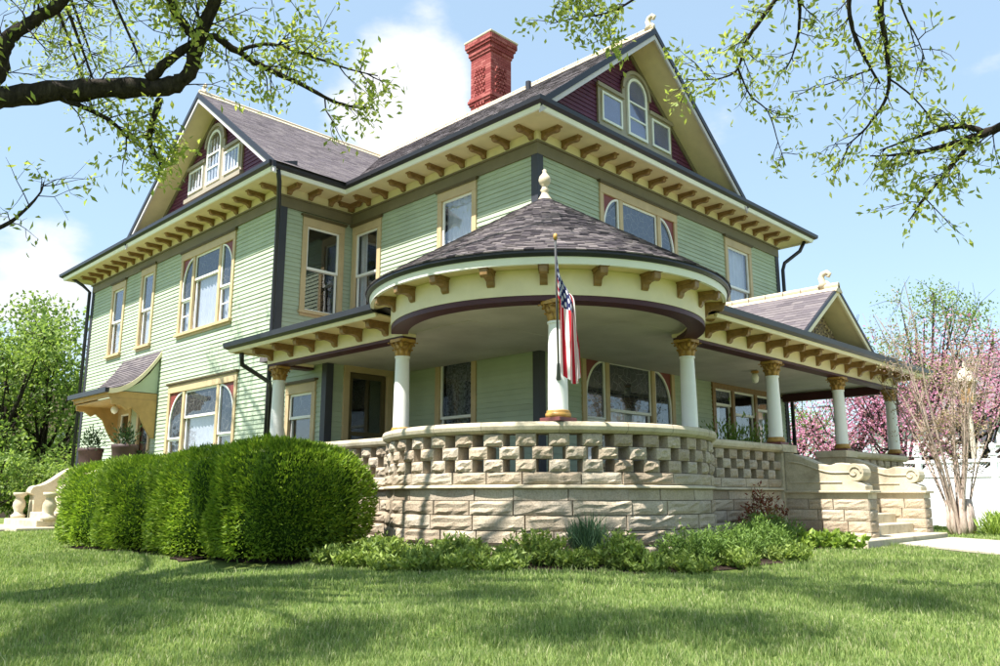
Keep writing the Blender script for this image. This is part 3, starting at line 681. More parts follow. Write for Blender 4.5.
for side in range(4):
    ca, sa = math.cos(side*PI/2), math.sin(side*PI/2)
    for r in range(13):
        for c in range(4):
            if r == 3 or r == 4: continue
            x = -.17+c*.10+(.05 if r % 2 else 0); z = 10.85+r*.1
            vs = [(3.6+X*ca-Y*sa, 4.9+X*sa+Y*ca, Z) for Z in (z, z+.06) for X, Y in ((x, .37), (x+.06, .37), (x+.06, .43), (x, .43))]
            mb.add(vs, [(0, 3, 2, 1), (4, 5, 6, 7), (0, 1, 5, 4), (1, 2, 6, 5), (2, 3, 7, 6), (3, 0, 4, 7)])
stuff(mb.obj('diaper_bricks', 'brick', ch, fix=False))
MB().box(3.6-.53, 3.6+.53, 4.9-.53, 4.9+.53, 12.955, 13.02).obj('chimney_cap', 'stonecap', ch, bevel=.02)

# ------------------------------------------------------------------ downpipes
def pipe(pts, r=.05): return MB().tube(pts, r, 10).obj('downpipe', 'gutter', house, smooth=True)
pipe([(-2.45, 5.2, 7.66), (-2.35, 5.3, 7.45), (-2.08, 5.75, 7.15), (-2.02, 5.86, 7.0), (-2.02, 5.86, 4.0), (-2.02, 5.86, .2)])
pipe([(10.2, -.55, 7.62), (10.1, -.45, 7.35), (9.75, -.16, 7.0), (9.70, -.12, 6.8), (9.70, -.12, .2)])
pipe([(-2.4, 17.9, 7.66), (-2.2, 17.5, 7.4), (-2.0, 17.42, 7.2), (-2.0, 17.42, .2)])
pipe([(-3.2, 4.85, 3.55), (-3.1, 5.0, 3.36), (-2.15, 5.6, 3.16), (-2.03, 5.74, 3.0), (-2.03, 5.74, .2)], .045)

# ------------------------------------------------------------------ porch: stonework
def rock_block(seed, rough):
    """unit block 1x1x1, front at y=-1 (scaled later); rock-faced front"""
    r = random.Random(seed); nu, nv = 5, 4; mb = MB(); V = {}
    for j in range(nv+1):
        for i in range(nu+1):
            e = (i in (0, nu)) or (j in (0, nv))
            u = i/nu-.5+(0 if i in (0, nu) else r.uniform(-.05, .05)); v = j/nv-.5+(0 if j in (0, nv) else r.uniform(-.06, .06))
            d = 0 if e else rough*(.45+.75*r.random())
            if e: u *= .985; v *= .965
            V[i, j] = len(mb.v); mb.v.append((u, -1-d, v))
    for j in range(nv):
        for i in range(nu): mb.f.append((V[i, j], V[i+1, j], V[i+1, j+1], V[i, j+1]))
    b = len(mb.v); mb.v += [(-.4925, 0, -.4825), (.4925, 0, -.4825), (.4925, 0, .4825), (-.4925, 0, .4825)]
    mb.f += [tuple([V[i, 0] for i in range(nu, -1, -1)]+[b, b+1]), tuple([V[i, nv] for i in range(nu+1)]+[b+2, b+3]), tuple([V[0, j] for j in range(nv+1)]+[b+3, b])[::-1], tuple([V[nu, j] for j in range(nv+1)]+[b+2, b+1]), (b, b+1, b+2, b+3)]
    me = mb.mesh('stone_block'); me.materials.append(MATS['stone']); return me
ROCK = [rock_block(i, .13) for i in range(10)]; SMOOTH = [rock_block(40+i, .012) for i in range(3)]; LONG = [rock_block(70+i, .15) for i in range(10)]
def block(parent, meshes, p, ang, lx, dep, h):
    """p: point on the face line (x,y,zmid) at the back-of-face; ang: outward angle"""
    o = bpy.data.objects.new('stone_block', random.choice(meshes)); COL.objects.link(o); o.parent = parent
    o.location = (p[0]-math.cos(ang)*dep, p[1]-math.sin(ang)*dep, p[2]); o.rotation_euler = (0, 0, ang+PI/2); o.scale = (lx, dep, h); return o
# courses (z0, z1, kind)
CH = [(1.145, 1.298), (1.301, 1.455), (1.458, 1.612)]
LOW = [(.80, .94, 's', 1.05), (.625, .797, 'r', .78), (.44, .622, 'r', .66), (.26, .437, 'r', .72), (.08, .257, 'r', .6), (-.12, .077, 'r', .8)]
A0, A1 = rad(142.5), rad(323.5)
cw_ = MB().lathe([(CR-.30, -.3), (CR-.13, -.3), (CR-.13, 1.12), (CR-.30, 1.12)], (CX, CY), 60, A0, A1, True).obj('round_porch_wall', 'mortar', house)
cap = MB().lathe([(CR-.36, 1.615), (CR+.02, 1.615), (CR+.075, 1.65), (CR+.09, 1.70), (CR+.075, 1.745), (CR+.04, 1.755), (CR-.36, 1.755)], (CX, CY), 72, A0-.02, A1+.02, True)
cap.obj('wall_cap', 'stonecap', cw_, smooth=False, bevel=.006)
for i in range(1, 9):       # joints of the cap are thin recessed lines of mortar standing proud of nothing
    a = A0+(A1-A0)*i/9+random.uniform(-.05, .05)
    MB().lathe([(CR-.36, 1.613), (CR+.021, 1.613), (CR+.077, 1.65), (CR+.092, 1.70), (CR+.077, 1.747), (CR+.04, 1.757), (CR-.36, 1.757)], (CX, CY), 1, a, a+.0035, True).obj('cap_joint', 'mortar', cw_)
MB().lathe([(CR-.12, .942), (CR+.03, .942), (CR+.055, .955), (CR+.05, .975), (CR+.01, .992), (CR-.12, .992)], (CX, CY), 72, A0, A1, True).obj('ledge', 'stonecap', cw_)
def arc_course(z0, z1, ln, meshes, dep=.30, out=0.0, ph=0.0):
    a = A0+ph; 
    while a < A1-.01:
        l = ln*random.uniform(.72, 1.3); da = l/CR
        if A1-(a+da) < .12: da = A1-a
        k = max(1, int(math.ceil(da/.30)))
        block(cw_, meshes, (CX+(CR+out)*math.cos(a+da/2)*1.0, CY+(CR+out)*math.sin(a+da/2), (z0+z1)/2), a+da/2, 2*CR*math.tan(da/2)-.008, dep-.12, z1-z0)
        a += da
# rounded faces: keep pieces short enough to follow the curve
for z0, z1, kd, ln in LOW: arc_course(z0, z1, min(ln, .62), SMOOTH if kd == 's' else LONG, .30, -.015 if kd == 's' else 0)
arc_course(.995, 1.142, .62, LONG, .3, .0)
nb = 18; st_ = (A1-A0)/(nb+.35)
for r, (z0, z1) in enumerate(CH):
    for i in range(nb+1):
        a = A0+.03+(i+(.5 if r == 1 else .0))*st_+.03
        if a+.05 > A1: continue
        block(cw_, ROCK, (CX+CR*math.cos(a), CY+CR*math.sin(a), (z0+z1)/2), a, .255, .27, z1-z0)
def straight_wall(p0, p1, out, name='porch_wall', hi=True, capover=True):
    p0 = np.array(p0, float); p1 = np.array(p1, float); Lw = np.linalg.norm(p1-p0); S = (p1-p0)/Lw; ang = math.atan2(out[1], out[0]); F = frame((p0[0], p0[1], 0), (S[0], S[1], 0), (out[0], out[1], 0))
    o = MB().fbox(F, 0, Lw, -.3, 1.12, -.30, -.13).obj(name, 'mortar', house)
    MB().prism([(-.36, 1.615), (.02, 1.615), (.075, 1.65), (.09, 1.70), (.075, 1.745), (.04, 1.755), (-.36, 1.755)], lambda a, b, d: F(d, b, a), 0, Lw).obj('wall_cap', 'stonecap', o, bevel=.005)
    MB().prism([(-.12, .942), (.03, .942), (.055, .955), (.05, .975), (.01, .992), (-.12, .992)], lambda a, b, d: F(d, b, a), 0, Lw).obj('ledge', 'stonecap', o)
    def crs(z0, z1, ln, ms, out_=0.):
        a = 0
        while a < Lw-.01:
            l = ln*random.uniform(.75, 1.3)
            if Lw-(a+l) < .2: l = Lw-a
            q = F(a+l/2, (z0+z1)/2, out_); block(o, ms, q, ang, l-.008, .2, z1-z0); a += l
    for z0, z1, kd, ln in LOW: crs(z0, z1, ln, SMOOTH if kd == 's' else LONG, -.015 if kd == 's' else 0)
    crs(.995, 1.142, .7, LONG)
    n = int(Lw/.40)
    for r, (z0, z1) in enumerate(CH):
        for i in range(n+1):
            a = .16+(i+(.5 if r == 1 else 0))*(Lw-.1)/n
            if a+.1 > Lw: continue
            block(o, ROCK, F(a, (z0+z1)/2, 0), ang, .255, .27, z1-z0)
    return o
straight_wall((.62, PY), (3.35, PY), (0, -1))
straight_wall((6.35, PY), (9.62, PY), (0, -1))
straight_wall((PX, 4.62), (PX, .52), (-1, 0))
straight_wall((9.62, PY), (9.62, -.1), (1, 0))
for (x0, x1) in ((3.30, 3.62), (6.08, 6.40)):    # piers behind the cheeks, under the columns
    MB().box(x0, x1+.15 if x0 < 5 else x1, PY-.05, PY+.5, -.2, 1.62).obj('porch_pier', 'stonecap', house, bevel=.01)
    MB().box(x0-.05, x1+.2, PY-.1, PY+.55, 1.62, 1.757).obj('pier_cap', 'stonecap', house, bevel=.01)
# porch floor
mb = MB(); n = 60
mb.lathe([(0.01, FLOOR-.12), (CR-.29, FLOOR-.12), (CR-.29, FLOOR), (.01, FLOOR)], (CX, CY), 60)
mb.obj('porch_floor', 'floorgrey', house)
MB().box(PX+.29, -.03, -1, 4.6, FLOOR-.13, FLOOR-.006).box(-1, 9.58, PY+.29, -.03, FLOOR-.13, FLOOR-.003).obj('porch_floor', 'floorgrey', house)
# ------------------------------------------------------------------ front steps and their scrolled cheeks
YE = -4.28
def scroll_profile(y0, y1):
    """upper cheek outline in (y,z), high at the wall and rolled over at the street end"""
    L_ = y1-y0; P_ = [(y0, .94), (y0, 1.60)]
    for i in range(1, 13):
        t = i/12; P_.append((y0+L_*.78*t, 1.60-.26*(.5-.5*math.cos(PI*min(1, t*1.25)))+.07*math.exp(-((t-.88)/.14)**2)))
    cy, cz, r = y0+L_*.86, 1.24, .15
    for i in range(9):
        a = rad(95)-rad(190)*i/8; P_.append((cy+(r+.0)*math.cos(a)*(1 if L_ > 0 else -1), cz+r*math.sin(a)))
    P_ += [(y0+L_*.93, 1.06), (y0+L_*.97, 1.02), (y0+L_*.97, .94)]
    return P_
def cheek(x0, x1):
    root = MB().box(x0+.03, x1-.03, YE+.03, PY-.05, -.3, .80).obj('step_cheek', 'mortar', house)
    # rock-faced courses on the three free sides
    for z0, z1, kd, ln in LOW[1:]:
        a = PY-.04
        while a > YE+.02:
            l = random.uniform(.4, .7); l = a-YE if a-YE-l < .25 else l
            block(root, LONG, (x0, a-l/2, (z0+z1)/2), PI, l-.008, .12, z1-z0); block(root, LONG, (x1, a-l/2, (z0+z1)/2), 0, l-.008, .12, z1-z0); a -= l
        block(root, LONG, ((x0+x1)/2, YE, (z0+z1)/2), -PI/2, x1-x0-.03, .12, z1-z0)
    MB().box(x0-.0, x1+.0, YE-.0, PY-.05, .80, .90).obj('cheek_course', 'stonecap', root, bevel=.006)
    MB().box(x0-.06, x1+.06, YE-.06, PY-.052, .90, .945).obj('cheek_ledge', 'stonecap', root, bevel=.012)
    pr = scroll_profile(PY-.055, YE+.0)
    MB().prism(pr, lambda y, z, x: (x, y, z), x0+.02, x1-.02).obj('scroll', 'stonecap', root, bevel=.015)
    for sx, dx in ((x0+.02, -.018), (x1-.02, .018)):       # incised line and volute in relief
        yy = [PY-.14+(YE-PY+.42)*t for t in np.linspace(0, 1, 14)]
        MB().tube([(sx+dx*.3, y, 1.44-.2*(.5-.5*math.cos(PI*min(1, i/13*1.3)))) for i, y in enumerate(yy)], .016, 6).obj('scroll_bead', 'stonecap', root)
        MB().tube([(sx+dx*.3, YE+.21-(.115-.016*i*.5)*math.cos(i*.6), 1.24+(.115-.016*i*.5)*math.sin(i*.6)) for i in range(13)], .014, 6).obj('volute', 'stonecap', root)
        MB().tube([(sx+dx*.3, y, 1.08) for y in (PY-.14, YE+.42)], .013, 6).obj('scroll_bead', 'stonecap', root)
    return root
cheek(3.35, 3.72); cheek(6.04, 6.41)
nst = 5
for i in range(nst):
    y1 = PY-.02-i*.30; zt = FLOOR-.06-(i+1)*.172
    MB().box(3.73, 6.03, y1-.33, y1+.05, zt-.4, zt).obj('step', 'stonecap', house, bevel=.015)
MB().box(2.55, 6.42, YE-.24, PY-1.0, -.25, .175).obj('step', 'stonecap', house, bevel=.02)

# ------------------------------------------------------------------ porch columns
def column(x, y, kind=0):
    z0, zs, zt = 1.757, 3.0, 3.30
    sh = MB().lathe([(.0, z0+.13), (.128, z0+.13)]+[(.128-.018*(t**1.6), z0+.13+(zs-z0-.13)*t) for t in np.linspace(0, 1, 8)]+[(.125, zs), (.125, zs+.03), (.0, zs+.03)], (x, y), 24).obj('column', 'white', house, smooth=True)
    md = sh.modifiers.new('split', 'EDGE_SPLIT'); md.split_angle = rad(35)
    b = MB().lathe([(0, z0+.052), (.155, z0+.052), (.163, z0+.08), (.16, z0+.105), (.142, z0+.112), (.15, z0+.125), (.142, z0+.14), (.128, z0+.146), (0, z0+.146)], (x, y), 24).obj('column_base', 'gold', sh, smooth=True)
    MB().box(x-.165, x+.165, y-.165, y+.165, z0+.001, z0+.05).obj('plinth', 'plinth', sh, bevel=.006)
    cp = MB().lathe([(0, zs+.0), (.118, zs+.005), (.118, zs+.03), (.108, zs+.04), (.112, zs+.16), (.15, zs+.245), (0, zs+.245)], (x, y), 20)
    for row, (n, zb, h, r0, lean) in enumerate(((8, zs+.03, .12, .115, .045), (8, zs+.1, .135, .122, .07), (4, zs+.17, .09, .15, .085))):
        for i in range(n):
            a = 2*PI*(i+.5*(row == 1))/n+(PI/4 if row == 2 else 0); ca, sa = math.cos(a), math.sin(a)
            def lp(u, r, z): return (x+ca*r-sa*u, y+sa*r+ca*u, z)
            wv = .05 if row < 2 else .03
            for (pa, pb) in (((0, 0), (.5, 1)), ):
                rows_ = [(wv*.7, r0, zb), (wv, r0+lean*.15, zb+h*.45), (wv*.85, r0+lean*.5, zb+h*.85), (wv*.45, r0+lean*1.0, zb+h*1.0), (wv*.2, r0+lean*1.15, zb+h*.82)]
                vs = [lp(s_*u, r, z) for u, r, z in rows_ for s_ in (-1, 1)]+[lp(s_*u*.9, r-.022, z-.008) for u, r, z in rows_ for s_ in (-1, 1)]
                m = len(rows_); fs = [(2*k, 2*k+1, 2*k+3, 2*k+2) for k in range(m-1)]+[(2*m+2*k, 2*m+2*k+2, 2*m+2*k+3, 2*m+2*k+1) for k in range(m-1)]
                fs += [(2*k, 2*k+2, 2*m+2*k+2, 2*m+2*k) for k in range(m-1)]+[(2*k+1, 2*m+2*k+1, 2*m+2*k+3, 2*k+3) for k in range(m-1)]
                cp.add(vs, fs)
    cp.obj('capital', 'gold', sh, smooth=True, fix=False)
    MB().prism([(.185*math.cos(a)*(1+.12*math.cos(4*(a-PI/4))), .185*math.sin(a)*(1+.12*math.cos(4*(a-PI/4)))) for a in np.linspace(0, 2*PI, 33)[:-1]], lambda a, b, d: (x+a, y+b, d), zs+.248, zs+.298).obj('abacus', 'gold', sh)
    return sh
CYL, CXL = -2.66, -2.66
for (x, y) in ((-2.62, 4.40), (-2.70, .50), (-2.99, -3.0), (.50, -2.72), (3.50, CYL), (6.45, CYL), (9.42, CYL)): column(x, y)

# ------------------------------------------------------------------ porch entablature and roof
bx = .13
right_line = [(9.50, -.0), (9.50, CYL), (.62, CYL)]           # left normal is outward
MBm = MB().sweep([(9.42, .0), (9.42, CYL), (.42, CYL)], [(bx, 3.30), (bx, 3.345), (-bx, 3.345), (-bx, 3.30)]).obj('porch_beam', 'maroon', house)
fr2 = MB().sweep([(9.42, .0), (9.42, CYL), (.38, CYL)], [(bx+.02, 3.346), (bx+.02, 3.60), (-bx, 3.60), (-bx, 3.346)]).obj('porch_frieze', 'cream', house)
GP = [(9.42, .0), (9.42, CYL), (.40, CYL)]
MB().sweep(GP, [(bx+.02, 3.602), (.66, 3.602), (.66, 3.625), (-bx, 3.625)]).obj('porch_soffit', 'soffit', house)
MB().sweep(GP, [(.64, 3.57), (.68, 3.57), (.70, 3.63), (.64, 3.63)]).obj('crown_moulding', 'cream', house)
MB().sweep(GP, [(.66, 3.632), (.72, 3.632), (.77, 3.67), (.78, 3.76), (.76, 3.765), (.745, 3.70), (.66, 3.67)]).obj('gutter', 'gutter', house)
put_brackets(fr2, BRP, (9.42, CYL-bx+.03), (.9, CYL-bx+.03), 13, 3.6, (0, -1), .01)
GPL = [(CXL, .38), (CXL, 4.40), (-1.94, 4.40)]
MB().sweep(GPL, [(bx, 3.30), (bx, 3.345), (-bx, 3.345), (-bx, 3.30)]).obj('porch_beam', 'maroon', house)
fr3 = MB().sweep(GPL, [(bx+.02, 3.346), (bx+.02, 3.60), (-bx, 3.60), (-bx, 3.346)]).obj('porch_frieze', 'cream', house)
MB().sweep(GPL, [(bx+.02, 3.602), (.66, 3.602), (.66, 3.625), (-bx, 3.625)]).obj('porch_soffit', 'soffit', house)
MB().sweep(GPL, [(.64, 3.57), (.68, 3.57), (.70, 3.63), (.64, 3.63)]).obj('crown_moulding', 'cream', house)
MB().sweep(GPL, [(.66, 3.632), (.72, 3.632), (.77, 3.67), (.78, 3.76), (.76, 3.765), (.745, 3.70), (.66, 3.67)]).obj('gutter', 'gutter', house)
put_brackets(fr3, BRP, (CXL-bx+.03, .75), (CXL-bx+.03, 4.42), 6, 3.6, (-1, 0), .01)
# round part
B0, B1 = rad(139), rad(326)
MB().lathe([(CR-.26, 3.29), (CR-.0, 3.29), (CR-.0, 3.36), (CR-.26, 3.36)], (CX, CY), 64, B0, B1, True).obj('round_beam', 'maroon', house)
fr4 = MB().lathe([(CR-.24, 3.361), (CR+.01, 3.361), (CR+.01, 3.70), (CR-.24, 3.70)], (CX, CY), 64, B0, B1, True).obj('round_frieze', 'cream', house)
RE = 2.70
MB().lathe([(CR-.24, 3.702), (RE, 3.702), (RE, 3.72), (CR-.24, 3.72)], (CX, CY), 72, rad(120), rad(345), True).obj('round_soffit', 'soffit', house)
MB().lathe([(RE-.03, 3.68), (RE+.02, 3.68), (RE+.04, 3.77), (RE-.03, 3.77)], (CX, CY), 90, rad(118), rad(347), True).obj('round_crown_moulding', 'white', house)
MB().lathe([(RE-.0, 3.772), (RE+.06, 3.772), (RE+.085, 3.81), (RE+.085, 3.855), (RE+.0, 3.86)], (CX, CY), 90, rad(116), rad(349), True).obj('round_gutter', 'gutter', house)
for i in range(11):
    a = rad(237.2)+rad(16.4)*(i-5)
    o = bpy.data.objects.new('bracket', BRP); COL.objects.link(o); o.parent = fr4; o.scale = (1, .72, 1)
    o.location = (CX+(CR+.008)*math.cos(a), CY+(CR+.008)*math.sin(a), 3.70); o.rotation_euler = (0, 0, a+PI/2)
MB().box(CXL-.0, -.04, -1, 4.3, 3.40, 3.42).box(-1, 9.3, CYL, -.04, 3.403, 3.423).lathe([(0.01, 3.406), (CR-.1, 3.406), (CR-.1, 3.426), (.01, 3.426)], (CX, CY), 48).obj('porch_ceiling', 'ceiling', house)
MB().box(9.2, 9.38, CYL+.2, -.1, 3.2, 3.39).obj('end_beam', 'maroon', house)
# cone
mb = MB(); ZC0, ZC1 = 3.845, 5.58; RC = RE+.10; LC = math.hypot(RC, ZC1-ZC0); nC = 42
for j in range(nC):
    t0 = j/nC; t1 = min(1, (j+1.12)/nC); r0 = RC*(1-t0); r1 = RC*(1-t1); z0 = ZC0+(ZC1-ZC0)*t0; z1 = ZC0+(ZC1-ZC0)*t1
    n = max(8, int(2*PI*r0/.13)); a = random.random()
    for i in range(n):
        da = 2*PI/n; b0 = a+i*da; b1 = b0+da*.985; h = .009+.008*random.random()
        p = lambda r, z, an: (CX+r*math.cos(an), CY+r*math.sin(an), z)
        mb.add([p(r0+h*.4, z0+h, b0), p(r0+h*.4, z0+h, b1), p(r1, z1+.004, b1), p(r1, z1+.004, b0), p(r0, z0-.004, b0), p(r0, z0-.004, b1)], [(0, 1, 2, 3), (4, 5, 1, 0)])
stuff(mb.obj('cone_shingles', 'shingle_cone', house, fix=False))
MB().lathe([(RC-.02, ZC0-.012), (.02, ZC1-.012)], (CX, CY), 64).obj('cone_deck', 'gutter', house, fix=False)
MB().lathe([(.0, 5.44), (.15, 5.46), (.12, 5.52), (.07, 5.60), (.05, 5.66), (.075, 5.69), (.05, 5.72), (.045, 5.76), (.08, 5.80), (.10, 5.86), (.085, 5.92), (.05, 5.96), (.03, 6.0), (.035, 6.03), (.0, 6.06)], (CX, CY), 20).obj('finial', 'ridge', house, smooth=True)
# low porch roofs and the small gable over the steps
def plane_shingles(name, F2, a0, a1, L_, lim=None):
    mb = MB(); shingles(mb, F2, a0, a1, L_, .13, .28, lim); return stuff(mb.obj(name, 'shingle', house, fix=False))
def shed(x0, x1): 
    y0, z0, y1, z1 = CYL-.72, 3.74, -.02, 4.28; L_ = math.hypot(y1-y0, z1-z0); c, s_ = (y1-y0)/L_, (z1-z0)/L_
    plane_shingles('porch_shingles', lambda a, t, h: (a, y0+t*c-h*s_, z0+t*s_+h*c), x0, x1, L_)
    MB().add([(x0, y0, z0-.01), (x1, y0, z0-.01), (x1, y1, z1-.01), (x0, y1, z1-.01), (x0, y0+.3, z0-.1), (x1, y0+.3, z0-.1), (x1, y1, 3.44), (x0, y1, 3.44)], [(0, 3, 2, 1), (4, 5, 6, 7), (0, 1, 5, 4), (1, 2, 6, 5), (2, 3, 7, 6), (3, 0, 4, 7)]).obj('porch_roof_deck', 'gutter', house)
shed(.3, 10.12)
x0_, z0_, x1_, z1_ = CXL-.72, 3.74, -.02, 4.25; L_ = math.hypot(x1_-x0_, z1_-z0_); c_, s__ = (x1_-x0_)/L_, (z1_-z0_)/L_
plane_shingles('porch_shingles', lambda a, t, h: (x0_+t*c_-h*s__, a, z0_+t*s__+h*c_), .2, 5.1, L_, lambda t: (.2, 5.1-max(0, t*c_*.9)) if t*c_ < 1.4 else (.2, 5.1-1.26))
MB().add([(x0_, .2, z0_-.01), (x1_, .2, z1_-.01), (x1_, 3.86, z1_-.01), (-2, 3.86, 3.99), (-2, 5.05, 3.76), (x0_, 5.05, z0_-.01), (x0_+.3, .2, z0_-.1), (x1_, .2, 3.44), (x1_, 3.86, 3.44), (-2, 3.86, 3.44), (-2, 4.9, z0_-.1), (x0_+.3, 4.9, z0_-.1)],
         [(0, 1, 2, 3), (0, 3, 4, 5), (6, 7, 8, 9), (6, 9, 10, 11), (0, 1, 7, 6), (1, 2, 8, 7), (2, 3, 9, 8), (3, 4, 10, 9), (4, 5, 11, 10), (5, 0, 6, 11)]).obj('porch_roof_deck', 'gutter', house)
# hip end of the side porch roof above the vestibule
MB().add([(-W2-.35, 5.02, 3.775), (-W2-.35, D1-.03, 3.9), (0, D1-.03, 4.32), (0, 3.8, 4.28), (-2.0, 3.85, 4.0), (-W2-.35, 5.02, 3.6), (-W2-.35, D1-.03, 3.6), (0, D1-.03, 3.6), (0, 3.8, 3.6), (-2, 3.85, 3.6)], [(0, 1, 2, 3, 4), (5, 9, 8, 7, 6), (0, 1, 6, 5), (4, 0, 5, 9), (3, 4, 9, 8)]).obj('vestibule_roof', 'shingle', house)
# small gable
SGX, SGH, SZ0, SZR = 5.14, 1.66, 3.78, 4.92
Ls = math.hypot(SGH, SZR-SZ0); cs, sn = SGH/Ls, (SZR-SZ0)/Ls
mb = MB()
for sg in (-1, 1): shingles(mb, lambda a, t, h, sg=sg: (SGX+sg*(SGH-t*cs+h*sn), a, SZ0+t*sn+h*cs), CYL-.66, -.05, Ls, .13, .28)
stuff(mb.obj('porch_gable_shingles', 'shingle', house, fix=False))
def vslab(o1, o2, y0, y1, mat, nm):
    m = MB()
    for sg in (-1, 1): m.prism([(SGX+sg*SGH, SZ0-o1), (SGX, SZR-o1), (SGX, SZR-o2), (SGX+sg*SGH, SZ0-o2)], lambda c, z, a: (c, a, z), y0, y1)
    return m.obj(nm, mat, house)
vslab(.006, .12, CYL-.64, -.05, 'soffit', 'porch_gable_deck'); vslab(-.004, .065, CYL-.70, CYL-.641, 'gutter', 'porch_rake_edge'); vslab(.067, .17, CYL-.685, CYL-.641, 'cream', 'porch_rake_board')
MB().prism([(SGX-SGH+.3, SZ0-.05), (SGX+SGH-.3, SZ0-.05), (SGX, SZR-.2)], lambda c, z, d: (c, d, z), CYL-.2, CYL-.12).obj('carved_panel', 'ornament', house)
mb = MB(); rr_ = random.Random(3)
for i in range(46):             # carved leaves in relief
    t = rr_.random(); zz = SZ0+.03+(SZR-SZ0-.42)*(1-math.sqrt(1-t*.95)); hw = (SZR-.25-zz)/(SZR-SZ0)*SGH*.86; xx = SGX+rr_.uniform(-hw, hw); a = rr_.uniform(0, 2*PI); l = rr_.uniform(.08, .16)
    ca, sa = math.cos(a), math.sin(a); y = CYL-.2
    mb.add([(xx, y-.005, zz), (xx+l*.5*ca-.03*sa, y-.03, zz+l*.5*sa+.03*ca), (xx+l*ca, y-.012, zz+l*sa), (xx+l*.5*ca+.03*sa, y-.03, zz+l*.5*sa-.03*ca)], [(0, 1, 2), (0, 2, 3)])
mb.obj('carved_leaves', 'tan', house, fix=False)
par = MB().prism([(-.03, SZR-.03), (.03, SZR-.03), (0, SZR+.01)], lambda c, z, a: (SGX+c, a, z), CYL-.7, -.1).obj('ridge_cap', 'ridge', house)
for i in range(7):
    a = CYL-.72+i*.385; MB().tube([(SGX, a, SZR+.03), (SGX, a+.37, SZR+.03)], .06, 10).prism([(-.15, SZR-.09), (0, SZR+.03), (.15, SZR-.09), (.15, SZR-.115), (-.15, SZR-.115)], lambda c, z, d: (SGX+c, d, z), a, a+.37).obj('ridge_tile', 'ridge', par)
def crest(x, y, z, s_, name='ridge_crest'):       # curled terracotta leaf at the end of a ridge
    mb = MB().tube([(x, y+.12*s_, z), (x, y+.06*s_, z+.16*s_), (x, y+.12*s_, z+.34*s_), (x, y+.06*s_, z+.46*s_), (x, y-.08*s_, z+.50*s_), (x, y-.17*s_, z+.43*s_), (x, y-.13*s_, z+.35*s_), (x, y-.06*s_, z+.38*s_)], [.15*s_, .12*s_, .10*s_, .09*s_, .085*s_, .07*s_, .05*s_, .03*s_], 10)
    mb.tube([(x, y-.06*s_, z-.02), (x, y-.10*s_, z+.12*s_), (x, y-.02*s_, z+.22*s_)], [.09*s_, .07*s_, .02], 8)
    return mb.obj(name, 'ridge', house, smooth=True)
crest(SGX, CYL-.45, SZR+.02, .62); crest(GM, -EV+.05, ZR+.03, .6); crest(-W2-EV+.1, LM_, ZR+.03, .45)
# upper ornaments of the front gable: drain vent
MB().tube([(2.6, 2.6, 10.3), (2.6, 2.6, 10.62)], .07, 10).obj('roof_vent', 'gutter', house)
MB().tube([(1.8, 9.0, 10.4), (1.8, 9.0, 10.76)], .08, 10).obj('roof_vent', 'gutter', house)
pl_ = MB().lathe([(0, 3.38), (.07, 3.39), (.09, 3.36), (.05, 3.34), (0, 3.33)], (4.9, -1.6), 14).obj('porch_lamp', 'gold', house)
MB().lathe([(.0, 3.13), (.06, 3.16), (.08, 3.25), (.05, 3.33), (0, 3.335)], (4.9, -1.6), 14).obj('lamp_globe', 'white', pl_, smooth=True)

# ------------------------------------------------------------------ side entrance hood
HY0, HY1, HD = 11.72, 14.35, 1.28
prof = [(HD*t, 4.62-.28*t-.86*(1-(1-t)**2)*.98+.02*t) for t in np.linspace(0, 1, 13)]       # concave sweep (d, z)
prof = [(HD*t, 3.50+1.12*(1-t)**2.0) for t in np.linspace(0, 1, 13)]
mb = MB()
for k_ in range(12):
    (d0, z0), (d1, z1) = prof[k_], prof[k_+1]; a = HY0-random.random()*.25
    sub = 1 if k_ > 5 else 2
    for q in range(sub):
        e0, e1 = d1+(d0-d1)*q/sub, d1+(d0-d1)*(q+1.1)/sub; g0, g1 = z1+(z0-z1)*q/sub, z1+(z0-z1)*(q+1.1)/sub
        a = HY0-random.random()*.25
        while a < HY1:
            x0, x1 = max(a, HY0), min(a+.26, HY1)
            if x1 > x0: mb.add([FL(x0, g0+.02, e0+.012), FL(x1, g0+.02, e0+.012), FL(x1, g1+.004, e1), FL(x0, g1+.004, e1), FL(x0, g0, e0), FL(x1, g0, e0)], [(0, 1, 2, 3), (4, 5, 1, 0)])
            a += .26
stuff(mb.obj('hood_shingles', 'shingle', house, fix=False))
MB().prism([(d, z-.01) for d, z in prof]+[(d, z-.09) for d, z in prof[::-1]], lambda d, z, s_: FL(s_, z, d), HY0+.02, HY1-.02).obj('hood_deck', 'soffit', house)
for yy in (HY0-.03, HY1-.02): MB().prism([(d, z+.01) for d, z in prof]+[(d, z-.12) for d, z in prof[::-1]], lambda d, z, s_: FL(s_, z, d), yy, yy+.045).obj('hood_edge', 'cream', house)
MB().fbox(FL, HY0-.06, HY1+.06, 3.40, 3.52, HD+.0, HD+.10).obj('hood_gutter', 'gutter', house)
MB().fbox(FL, HY0+.04, HY0+.10, 3.28, 3.46, .03, HD-.04).fbox(FL, HY1-.10, HY1-.04, 3.28, 3.46, .03, HD-.04).fbox(FL, HY0+.1, HY1-.1, 3.30, 3.44, HD-.12, HD-.05).obj('hood_beam', 'porchwood', house)
MB().prism([(0.03, 3.48), (.9, 3.48), (.5, 3.72), (.25, 4.0), (.03, 4.35)], lambda d, z, s_: FL(s_, z, d), HY0+.05, HY0+.09).obj('hood_panel', 'siding', house)
